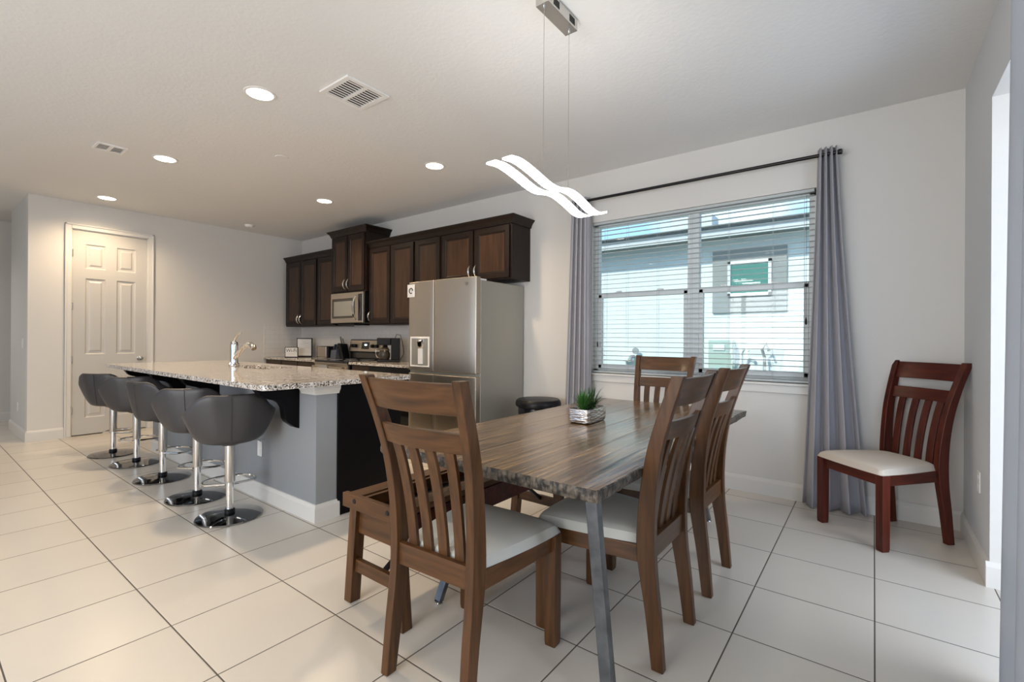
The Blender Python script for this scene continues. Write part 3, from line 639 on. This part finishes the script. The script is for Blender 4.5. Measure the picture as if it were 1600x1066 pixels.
# ---------------------------------------------------------------- island
IX0, IX1 = -6.30, -2.985
t = thing('kitchen_island', 'long island with grey painted knee wall and black cabinets', 'kitchen island', (IX1, 1.73, 0))
def sh(o): o.location = (-IX1, -1.73, 0); return o
sh(MB().box(IX0, IX1, 1.73, 1.885, 0, .925).build('knee_wall', 'island', t))
b = MB(); b.box(IX0, -5.15, 1.886, 2.44, .1, .925); b.box(-4.33, IX1, 1.886, 2.44, .1, .925); b.box(-5.15, -4.33, 1.886, 2.44, .1, .74); b.box(-5.15, -4.33, 1.886, 1.94, .74, .925); b.box(-5.15, -4.33, 2.36, 2.44, .74, .925)
sh(b.build('cabinet_box', 'black', t)); sh(MB().box(IX0+.02, IX1-.02, 1.9, 2.38, 0, .1).build('toe_kick', 'black', t))
sh(MB().box(IX1, IX1+.012, 1.886, 2.44, .004, .925).build('end_panel', 'black', t, bevel=.002))
def prof_board(z0, pr, nm):
    b = MB(); pts = [(IX0, 1.73), (IX1, 1.73), (IX1, 1.885)]
    rings = [[(IX0, 1.73-d, z0+z) for d, z in pr], [(IX1+d, 1.73-d, z0+z) for d, z in pr], [(IX1+d, 1.892+d*.6, z0+z) for d, z in pr]]
    b.loft(rings); return sh(b.build(nm, 'trim', t))
prof_board(0, [(0, 0), (.016, 0), (.016, .095), (.008, .118), (0, .120)], 'baseboard')
b = MB(); pr = [(0, .86), (.012, .862), (.014, .872), (.030, .895), (.034, .925), (0, .925)]
rings = [[(IX1-.175, 1.73-d, z) for d, z in pr], [(IX1+d, 1.73-d, z) for d, z in pr], [(IX1+d, 1.895, z) for d, z in pr]]
b.loft(rings); sh(b.build('capital_moulding', 'trim', t))
b = MB(); b.box(IX0-.02, IX1-.175, 1.70, 1.73, .905, .925); sh(b.build('support_rail', 'black', t))
def corbel(x):
    prof = [(0, 1.0), (.10, .965), (.19, .90), (.29, .83), (.345, .74), (.365, .62), (.385, .50), (.45, .40), (.57, .33), (.72, .295), (.84, .26), (.92, .20), (.96, .13)]
    pts = [(1.73, .925), (1.44, .925), (1.44, .895)]+[(1.73-.29*d, .925-.315*q) for d, q in reversed(prof)]
    sh(MB().prism(pts, 'x', x-.035, x+.035).build('corbel', 'black', t, bevel=.004))
for x in (-3.235, -4.58, -5.37, -6.14): corbel(x)
def rounded(x0, x1, y0, y1, r, n=6):
    P = []
    for cx, cy, a0 in ((x1-r, y0+r, -PI/2), (x1-r, y1-r, 0), (x0+r, y1-r, PI/2), (x0+r, y0+r, PI)):
        for i in range(n+1): a = a0+PI/2*i/n; P.append((cx+r*math.cos(a), cy+r*math.sin(a)))
    return P
# worktop with a sink cut-out (ring of quads around the opening)
SXX = (-5.10, -4.38, 1.98, 2.32)
b = MB(); outer = rounded(-6.42, -2.885, 1.335, 2.49, .05); inner = rounded(SXX[0], SXX[1], SXX[2], SXX[3], .06)
vo = {}; 
for z in (.927, .96):
    vo[z] = ([b.bm.verts.new((x, y, z)) for x, y in outer], [b.bm.verts.new((x, y, z)) for x, y in inner])
N = len(outer)
for k in range(N):
    j = (k+1) % N
    for z in (.927, .96): b.bm.faces.new((vo[z][0][k], vo[z][0][j], vo[z][1][j], vo[z][1][k]))
    for q in (0, 1): b.bm.faces.new((vo[.927][q][k], vo[.927][q][j], vo[.96][q][j], vo[.96][q][k]))
o = b.build('island_worktop', 'granite'); tag(o, 'long glossy speckled granite top of the island', 'countertop')
t = thing('sink', 'sunken stainless sink in the island worktop beside the faucet', 'sink', ((SXX[0]+SXX[1])/2, (SXX[2]+SXX[3])/2, .76))
b = MB(); rin = rounded(-.355, .355, -.165, .165, .055); rb = rounded(-.32, .32, -.135, .135, .05)
rings = [[(x*1.015, y*1.02, .1655) for x, y in rin], [(x, y, .1655) for x, y in rin], [(x, y, .02) for x, y in rb], [(x*.2, y*.2, .012) for x, y in rb], [(x*.2, y*.2, .006) for x, y in rb], [(x*1.015, y*1.02, .005) for x, y in rb], [(x*1.015, y*1.02, .16) for x, y in rin]]
b.loft(rings, cap=False); b.build('basin', 'steel', t, smooth=True)
MB().lathe([(0, .014), (.035, .014), (.04, .017), (.042, .013)], n=20).build('drain', 'chrome', t, smooth=True)
t = thing('faucet', 'chrome kitchen faucet with arched spout on the island', 'faucet', (-5.20, 2.11, .9605)); t.scale = (1.4, 1.4, 1.3)
MB().lathe([(.036, 0), (.036, .012), (.027, .02), (.026, .10), (.028, .16), (.022, .185), (0, .195)], n=24).build('body', 'chrome', t, smooth=True)
MB().tube([(.01, 0, .05), (.07, 0, .09), (.14, .0, .14), (.20, .0, .165), (.25, 0, .168), (.30, 0, .15), (.315, 0, .135)], [.018, .017, .016, .017, .020, .021, .018], 12).build('spout', 'chrome', t, smooth=True)
MB().tube([(-.0, 0, .185), (.02, 0, .215), (.06, 0, .243), (.12, 0, .255)], [.012, .009, .007, .005], 10).build('lever', 'chrome', t, smooth=True)

# ---------------------------------------------------------------- bar stools
def make_stool():
    t = thing('bar_stool', 'x', 'bar stool', (0, 0, 0), group='bar stools along the island')
    Ht = [(0, .87), (34, .872), (46, .848), (57, .785), (67, .752), (88, .742), (110, .70), (130, .645), (150, .612), (180, .605)]
    Rt = [(0, .235), (35, .265), (50, .280), (66, .297), (90, .285), (125, .255), (180, .215)]
    n = 64; bm = bmesh.new(); rows = []
    prof = [(.04, .527), (.11, .522), (.155, .526), (.185, .540)]
    fr = [.12, .28, .46, .64, .82, 1.0]
    def pt(th, r, z): a = math.radians(th); return (r*math.sin(a), -r*math.cos(a), z)
    for r, z in prof: rows.append([bm.verts.new(pt(360*k/n, r, z)) for k in range(n)])
    for f in fr:
        row = []
        for k in range(n):
            th = 360*k/n; a = th if th <= 180 else 360-th
            h, R = interp(Ht, a), interp(Rt, a); r = .185+(R-.185)*(f**.72); z = .540+(h-.540)*(f**1.08)
            row.append(bm.verts.new(pt(th, r, z)))
        rows.append(row)
    for a, b in zip(rows, rows[1:]):
        for k in range(n): bm.faces.new((a[k], a[(k+1) % n], b[(k+1) % n], b[k]))
    bm.faces.new(list(reversed(rows[0])))
    bmesh.ops.recalc_face_normals(bm, faces=bm.faces)
    me = bpy.data.meshes.new('seat_shell'); bm.to_mesh(me); bm.free(); me.materials.append(K['leather'])
    for p in me.polygons: p.use_smooth = True
    o = bpy.data.objects.new('seat_shell', me); COL.objects.link(o); o.parent = t
    s = o.modifiers.new('t', 'SOLIDIFY'); s.thickness = .028; s.offset = -1; q = o.modifiers.new('s', 'SUBSURF'); q.levels = 1; q.render_levels = 1
    MB().tube([(0, -.187-.05*(f**.72)-.0015, .540+.33*(f**1.08)) for f in [i/14 for i in range(15)]], .0014, 6).build('seam', 'leather', o, smooth=True)
    MB().lathe([(0, .57), (.17, .57), (.188, .60), (.185, .625), (.15, .642), (0, .648)], n=40).build('seat_cushion', 'leather', t, smooth=True)
    MB().lathe([(.05, .50), (.09, .52), (.09, .526)], n=28).build('mounting_plate', 'blackp', t, smooth=True)
    MB().lathe([(.024, .03), (.024, .27)], n=28).build('piston', 'chrome', t, smooth=True)
    MB().lathe([(.0, .24), (.030, .24), (.0325, .25), (.0325, .51)], n=28).build('post', 'nickel', t, smooth=True)
    MB().lathe([(0, 0), (.205, 0), (.21, .004), (.205, .010), (.12, .022), (.04, .030), (0, .031)], n=56).build('base_plate', 'dchrome', t, smooth=True)
    MB().lathe([(.034, .029), (.034, .05), (.028, .056)], n=24).build('base_collar', 'blackp', t, smooth=True)
    P = [(.028, .0, .225)]
    for i in range(17): a = -.15*PI+1.3*PI*i/16; P.append((.165*math.cos(a), .10+.135*math.sin(a), .225))
    P.append((-.028, .0, .225))
    MB().tube(P, .0085, 8).build('footrest', 'chrome', t, smooth=True)
    MB().tube([(.03, 0, .515), (.12, .05, .508), (.22, .10, .495)], .005, 8).build('height_lever', 'chrome', t, smooth=True)
    return t
st = make_stool()
info = [(-3.558, 1.422, 70, 'nearest grey bucket bar stool, closest to the dining table'),
        (-4.18, 1.436, 50, 'grey bucket bar stool directly behind the nearest one'),
        (-4.974, 1.439, 15, 'middle grey bucket stool of the five along the island'),
        (-5.763, 1.45, 62, 'grey bucket bar stool, second from the pantry door end'),
        (-6.40, 1.41, 36, 'farthest grey bucket bar stool, in front of the white pantry door')]
stools = [st]+[copy_tree(st) for _ in info[1:]]
for o, (x, y, a, lab) in zip(stools, info): o.location = (x, y, 0); o.rotation_euler = (0, 0, math.radians(a)); o['label'] = lab

# ---------------------------------------------------------------- dining chairs
PX = [(0, .190), (.25, .186), (.45, .185), (.65, .190), (.85, .202), (1.0, .214), (1.118, .226)]
PY = [(0, -.250), (.2, -.228), (.42, -.200), (.6, -.203), (.8, -.230), (.95, -.272), (1.118, -.332)]
PD = [(0, .046), (.3, .062), (.45, .072), (.7, .062), (1.118, .046)]
def bow(x, z): return -.034*(1-(x/.24)**2)
def make_chair(w, cush):
    t = thing('dining_chair', 'x', 'chair')
    for s in (-1, 1):
        rings = []
        for i in range(27):
            z = 1.118*i/26; x, y, d = s*crom(PX, z), crom(PY, z), crom(PD, z)
            zz = lambda yy: z+(.012*(-(yy))/.04 if i == 26 else 0)
            rings.append([(x-.018, y-d/2, z), (x+.018, y-d/2, z), (x+.018, y+d/2, z), (x-.018, y+d/2, z)])
        MB().loft(rings).build('back_post', w+'z', t, bevel=.004)
    def rail(name, z0, z1, th, xw=1.0, k=1.0, bows=True):
        rings = []; n = 14
        for i in range(n+1):
            u = -1+2*i/n; r = []
            for z, dy in ((z0, -th/2), (z0, th/2), (z1, th/2), (z1, -th/2)):
                xe = crom(PX, z)-.012; x = u*xe; y = crom(PY, z)+(bow(x, z) if bows else 0)+.004; r.append((x, y+dy, z))
            rings.append(r)
        MB().loft(rings).build(name, w+'x', t, bevel=.003)
    rail('top_rail', 1.000, 1.108, .022); rail('middle_rail', .868, .942, .022)
    for u in (-.66, -.22, .22, .66):
        rings = []
        for i in range(13):
            z = .465+(.870-.465)*i/12; xe = crom(PX, z)-.012; x = u*xe; f = i/12
            y = crom(PY, z)+bow(x, z)*f+.004
            r = []
            hw = .0215
            for a, c in ((-hw, -.0075), (hw, -.0075), (hw, .0075), (-hw, .0075)): r.append((x+a, y+c, z))
            rings.append(r)
        MB().loft(rings).build('slat', w+'z', t, bevel=.002)
    MB().box(-.175, .175, -.222, -.198, .400, .482).build('back_seat_rail', w+'x', t, bevel=.003)
    for s in (-1, 1):
        MB().hexa([(s*.180-.011, -.20, .385), (s*.180+.011, -.20, .385), (s*.225+.011, .24, .385), (s*.225-.011, .24, .385), (s*.180-.011, -.20, .452), (s*.180+.011, -.20, .452), (s*.225+.011, .24, .452), (s*.225-.011, .24, .452)]).build('side_rail', w+'y', t, bevel=.003)
        MB().loft([[(s*.227+a*k, .248+c*k, z) for a, c in ((-.026, -.026), (.026, -.026), (.026, .026), (-.026, .026))] for z, k in ((0, .86), (.02, .95), (.452, 1.0))]).build('front_leg', w+'z', t, bevel=.003)
    MB().box(-.21, .21, .236, .258, .385, .452).build('front_rail', w+'x', t, bevel=.003)
    b = MB(); n = 18; T = []; 
    for j in range(n+1):
        row = []
        for i in range(n+1):
            u = -1+2*i/n; v = -1+2*j/n
            U = math.sin(u*PI/2)*.6+u*.4; V = math.sin(v*PI/2)*.6+v*.4
            k = .10 if V > 0 else .03
            X = U*math.sqrt(1-k*V*V); Y = V*math.sqrt(1-k*U*U)
            hw = .172+(.262-.172)*((Y+1)/2)**.8; y = .047+Y*.243
            e = (1-abs(U)**9)*(1-abs(V)**9); cr_ = (1-U*U)*(1-V*V)
            z = .453+.048*e**.35+.012*cr_
            row.append((X*hw, y, z))
        T.append(row)
    VT = [[b.bm.verts.new(p) for p in r] for r in T]
    for j in range(n):
        for i in range(n): b.bm.faces.new((VT[j][i], VT[j][i+1], VT[j+1][i+1], VT[j+1][i]))
    rim = VT[0]+[r[-1] for r in VT[1:]]+VT[-1][-2::-1]+[r[0] for r in VT[-2:0:-1]]
    b.bm.faces.new(rim)
    b.build('seat_cushion', cush, t, smooth=True)
    return t
ch = make_chair('w', 'cushion')
grp = 'dining chairs around the table'
def put(o, x, y, rz, lab): o.location = (x, y, 0); o.rotation_euler = (0, 0, math.radians(rz)); o['label'] = lab; o['group'] = grp
c2, c3, c4 = copy_tree(ch), copy_tree(ch), copy_tree(ch)
put(ch, -1.256, 1.385, 2.5, 'brown dining chair in front, its slatted back to the camera at the near table end')
put(c2, -.890, 1.950, 90, 'brown dining chair on the right side of the table, the nearer of that pair')
put(c3, -.888, 2.605, 90, 'brown dining chair on the right side of the table, the farther of that pair')
put(c4, -1.345, 3.48, 180, 'brown dining chair at the far end of the table in front of the window')
cc = make_chair('r', 'cushion_c')
put(cc, .062, 3.91, 135, 'reddish-brown dining chair with cream seat alone in the right corner'); cc['group'] = 'dining chairs around the table'
del cc['group']

# ---------------------------------------------------------------- dining table
TX0, TX1, TY0, TY1 = -1.825, -.70, 1.375, 3.60
t = thing('dining_table', 'rustic brown plank-top dining table with grey metal legs', 'table', ((TX0+TX1)/2, (TY0+TY1)/2, 0))
ox, oy = (TX0+TX1)/2, (TY0+TY1)/2
from mathutils import noise as mnoise
nx, ny = 12, 70; b = MB(); bm = b.bm
def wob(y, s, z): return .009*mnoise.noise(Vector((y*6, s*7, z*30)))+.006*mnoise.noise(Vector((y*22, s*3, z*60)))
G = {}
zs = [.715, .722, .74, .756, .760]
def P(u, v, zi):
    z = zs[zi]; x = TX0+(TX1-TX0)*u; y = TY0+(TY1-TY0)*v
    ins = {0: .014, 1: .006, 2: .0, 3: .003, 4: .009}[zi]
    if u == 0: x += ins+wob(y, 0, z)
    if u == 1: x -= ins+wob(y, 1, z)
    if v == 0: y += ins*.5+.4*wob(x, 2, z)
    if v == 1: y -= ins*.5+.4*wob(x, 3, z)
    return (x-ox, y-oy, z)
def gv(i, j, zi):
    k = (i, j, zi)
    if k not in G: G[k] = bm.verts.new(P(i/nx, j/ny, zi))
    return G[k]
for zi in (0, 4):
    for i in range(nx):
        for j in range(ny): bm.faces.new((gv(i, j, zi), gv(i+1, j, zi), gv(i+1, j+1, zi), gv(i, j+1, zi))).material_index = 0
for zi in range(4):
    for i in range(nx):
        for j in (0, ny): bm.faces.new((gv(i, j, zi), gv(i+1, j, zi), gv(i+1, j, zi+1), gv(i, j, zi+1))).material_index = 1
    for j in range(ny):
        for i in (0, nx): bm.faces.new((gv(i, j, zi), gv(i, j+1, zi), gv(i, j+1, zi+1), gv(i, j, zi+1))).material_index = 1
b.build('tabletop', ['table', 'tedge'], t, smooth=True)
for sy, yy, fy in ((1, TY0+.085, .02), (-1, TY1-.085, -.02)):
    mx = (lambda x: x) if sy == 1 else (lambda x: -x)
    b = MB(); b.bar((mx(TX1-.065-ox), yy-oy, .715), (mx(TX1-.005-ox), yy+fy-oy, 0), .045, .035)
    lg = b.build('leg', 'ironleg', t, bevel=.003)
    MB().box(*sorted((mx(TX1-.14-ox), mx(TX1-.03-ox))), yy-.05-oy, yy+.05-oy, .708, .7155).build('leg_plate', 'ironleg', lg)
    b = MB(); b.bar((mx(-1.53-ox), yy+sy*.345-oy, .715), (mx(-1.625-ox), yy+sy*.105-oy, .012), .035, .03)
    lg = b.build('leg', 'ironleg', t, bevel=.003)
    MB().lathe([(0, 0), (.022, 0), (.024, .006), (.020, .012), (0, .016)], (mx(-1.625-ox), yy+sy*.105-oy, 0), 20).build('foot_pad', 'chrome', lg, smooth=True)

# ---------------------------------------------------------------- bench
BX, BY0, BY1 = -1.785, 1.295, 2.66
t = thing('bench', 'brown wooden bench tucked under the left side of the table', 'bench', (BX, BY0, 0))
L = BY1-BY0
for y0 in (0, L-.03): MB().box(-.215, .215, y0, y0+.03, .452, .517).build('end_board', 'wx', t, bevel=.003)
for x0 in (-.205, .115): MB().box(x0, x0+.09, .031, L-.031, .485, .512).build('seat_rail', 'wy', t, bevel=.003)
for x0 in (-.112, .088): MB().box(x0, x0+.022, .031, L-.031, .455, .505).build('seat_slat', 'wy', t, bevel=.003)
MB().box(-.09, .088, .031, L-.031, .43, .45).build('seat_panel', 'black', t)
for x0 in (-.155, .128): MB().box(x0, x0+.026, .05, L-.05, .345, .455).build('side_apron', 'rx', t, bevel=.003)
for y0 in (.03, L-.055): MB().box(-.13, .13, y0, y0+.025, .335, .452).build('end_apron', 'wx', t, bevel=.003)
for sx in (-1, 1):
    for y0 in (.01, L-.065):
        MB().loft([[(sx*x+a, y0+c, z) for a, c in ((-.026, 0), (.026, 0), (.026, .055), (-.026, .055))] for x, z in ((.188, 0), (.145, .452))]).build('leg', 'wz', t, bevel=.003)
for y0 in (.025, L-.05): MB().box(-.15, .15, y0, y0+.025, .15, .21).build('stretcher', 'wx', t, bevel=.003)
MB().bar((.03, .05, .19), (.06, .40, .44), .018, .018, (1, 0, 0)).build('brace', 'rod', t); MB().bar((.03, L-.05, .19), (.06, L-.40, .44), .018, .018, (1, 0, 0)).build('brace', 'rod', t)
for x in (-.12, .12): MB().lathe([(.0, -.003), (.010, -.003), (.012, -.001), (.013, .002)], (x, 0, .492), 16, 'y').build('bolt', 'rod', t, smooth=True)

# ---------------------------------------------------------------- plant
t = thing('potted_plant', 'small spiky green plant in a silver textured rectangular pot', 'plant', (-1.355, 2.515, .7605), math.radians(3))
hw, hl = .068, .125
b = MB()
def rr(s, z, w=hw, l=hl): return [(x*s, y*s, z) for x, y in rounded(-w, w, -l, l, .018, 5)]
b.loft([rr(.88, 0), rr(.97, .008), rr(1.0, .03), rr(1.0, .078), rr(.985, .084), rr(.93, .084), rr(.90, .070)]); b.build('pot', 'silver', t, smooth=True)
b = MB(); b.loft([rr(.90, .062), rr(.905, .071)]); b.build('soil', 'soil', t)
def tuft(cx, cy, n, m, hmax, seed):
    rnd = random.Random(seed); b = MB()
    for i in range(n):
        a = rnd.uniform(0, 2*PI); tilt = rnd.uniform(.15, 1.35)*(i/n)**.5; L = hmax*rnd.uniform(.75, 1.05); w = rnd.uniform(.0035, .0055)
        d = Vector((math.cos(a), math.sin(a), 0)); s = Vector((-d.y, d.x, 0)); pts = []
        for k in range(6):
            f = k/5; tt = tilt*(.55+.6*f); p = Vector((cx, cy, .066))+d*(.008+L*f*math.sin(tt))+Vector((0, 0, L*f*math.cos(tt)))
            ww = w*(1-f**1.8)+.0004
            pts.append([tuple(p-s*ww), tuple(p-d*.0015*(1-f)-Vector((0, 0, .0012*(1-f)))), tuple(p+s*ww), tuple(p+d*.0006)])
        b.loft(pts)
    return b.build('foliage', m, t, smooth=True)
tuft(-.005, -.050, 80, 'leaf', .140, 1); tuft(.005, .045, 56, 'leafd', .150, 5); tuft(.0, -.0, 16, 'leafd', .11, 9)

# ---------------------------------------------------------------- pendant
PC = -1.302
t = thing('pendant_lamp', 'wavy white twin-ribbon LED pendant hanging above the table', 'pendant lamp', (PC, 2.05, H))
WV = [(1.605, 2.033), (1.68, 2.040), (1.79, 2.024), (1.91, 1.999), (1.99, 1.996), (2.08, 2.012), (2.15, 2.014), (2.25, 1.995), (2.36, 1.968), (2.44, 1.968), (2.51, 1.990)]
for k, (x0, x1) in enumerate(((-.075, -.022), (.016, .068))):
    rings = []
    for i in range(49):
        y = 1.603+(2.512-1.603)*i/48; z = crom(WV, y)-H
        rings.append([(x0, y-2.05, z-.0045), (x1, y-2.05, z-.0045), (x1, y-2.05, z+.0045), (x0, y-2.05, z+.0045)])
    MB().loft(rings).build('light_ribbon', 'lamp', t)
c = MB().box(-.036+.03, .036+.03, -.17, .11, -.062, -.001).build('canopy', 'nickel', t, bevel=.002)
b = MB()
for y0 in (-.12, .03):
    for i in range(5): b.box(.0655, .0675, y0+i*.011, y0+i*.011+.006, -.05, -.015)
b.build('vent_slots', 'blackp', c)
for y, zz in ((-.15, 2.002), (.085, 2.018)):
    MB().lathe([(0, -.072), (.006, -.072), (.007, -.062)], (.03, y, 0), 12).build('cable_grip', 'chrome', t, smooth=True)
    MB().tube([(.03, y, -.066), (.03, y, zz-H)], .0014, 6).build('cable', 'nickel', t, smooth=True)

# ---------------------------------------------------------------- ceiling fittings
cans = [(-3.35, 1.515, 'recessed ceiling light nearest the camera, left of the large vent'), (-5.29, 1.534, 'recessed ceiling light above the middle of the island, beside the small vent'), (-7.36, 1.548, 'recessed ceiling light above the white pantry door'),
        (-3.384, 3.169, 'recessed ceiling light in front of the fridge cabinets'), (-5.339, 3.184, 'recessed ceiling light in front of the stove'), (-7.36, 3.19, None)]
first = None
for x, y, lab in cans:
    if lab is None: continue
    if first is None:
        t = thing('recessed_light', lab, 'ceiling light', (x, y, H), group='recessed ceiling lights')
        MB().lathe([(.0, -.004), (.082, -.004), (.084, -.0015)], n=40).build('lens', 'can', t, smooth=True)
        MB().lathe([(.083, -.001), (.083, -.006), (.098, -.005), (.102, -.0005)], n=40).build('trim_ring', 'white', t, smooth=True); first = t
    else:
        t = copy_tree(first); t.location = (x, y, H); t['label'] = lab
    light('can_or_fill_spot', 'SPOT', (x, y, H-.03), (0, 0, 0), CAN_W*4.5, (1, .76, .50), spot_size=math.radians(150), spot_blend=.8, shadow_soft_size=.08)
light('can_or_fill_spot', 'SPOT', (-9.3, -.6, H-.03), (0, 0, 0), 34, (1, .93, .86), spot_size=math.radians(150), spot_blend=.8, shadow_soft_size=.08)  # extra lamp without a fitting, added to brighten the hall
for x, y, lab in ((-6.2, -1.4, 'added recessed fill light over the living area behind the camera, left one'), (-3.9, -1.4, 'added recessed fill light over the living area behind the camera, middle one'), (-1.6, -1.4, 'added recessed fill light over the living area behind the camera, right one')):
    t = copy_tree(first); t.location = (x, y, H); t['label'] = lab
    light('can_or_fill_spot', 'SPOT', (x, y, H-.03), (0, 0, 0), FILL_N*4.5, (1, .93, .85), spot_size=math.radians(150), spot_blend=.8, shadow_soft_size=.08)  # these three lights are added out of view as fill
t = thing('smoke_detector', 'white round smoke detector on the ceiling near the kitchen corner', 'smoke detector', (-7.40, 3.21, H))
MB().lathe([(0, -.036), (.045, -.036), (.055, -.03), (.06, -.018)], n=32).build('sensor_cap', 'white', t, smooth=True); MB().lathe([(.058, -.018), (.068, -.016), (.07, -.0005), (0, -.0005)], n=32).build('mounting_base', 'white', t, smooth=True)
o = MB().lathe([(0, -.006), (.055, -.006), (.06, -.0005)], n=32).build('ceiling_cover', 'ceil', loc=(-4.37, 2.175, H), smooth=True); tag(o, 'faint round sprinkler cover plate flush on the ceiling above the island', 'cover plate')
def vent(label, x0, x1, y0, y1, n, cols, m='white', ax='x'):
    cx, cy = (x0+x1)/2, (y0+y1)/2; t = thing('ceiling_vent', label, 'vent', (cx, cy, H)); w, l = (x1-x0)/2, (y1-y0)/2; r = .035 if n > 6 else .02
    b = MB(); b.box(-w, w, -l, -l+r, -.014, 0); b.box(-w, w, l-r, l, -.014, 0); b.box(-w, -w+r, -l+r, l-r, -.014, 0); b.box(w-r, w, -l+r, l-r, -.014, 0)
    if cols == 2: b.box(-w+r, w-r, -.012, .012, -.014, 0)
    b.build('frame', m, t, bevel=.003); MB().box(-w+r, w-r, -l+r, l-r, -.0012, -.0002).build('duct_backing', 'blackp', t)
    b = MB()
    for i in range(n):
        x = -w+r+(2*w-2*r)*(i+.5)/n; d = (2*w-2*r)/n*(.21 if n > 6 else .13)
        b.box(x-d, x+d, -l+r, l-r, -.013, -.0115)
    b.build('louvres', m, t)
vent('large white louvred air vent on the ceiling', -2.985, -2.655, 1.735, 2.065, 9, 2)
vent('small white louvred air vent on the ceiling at the left', -5.475, -5.275, 1.045, 1.255, 4, 2)
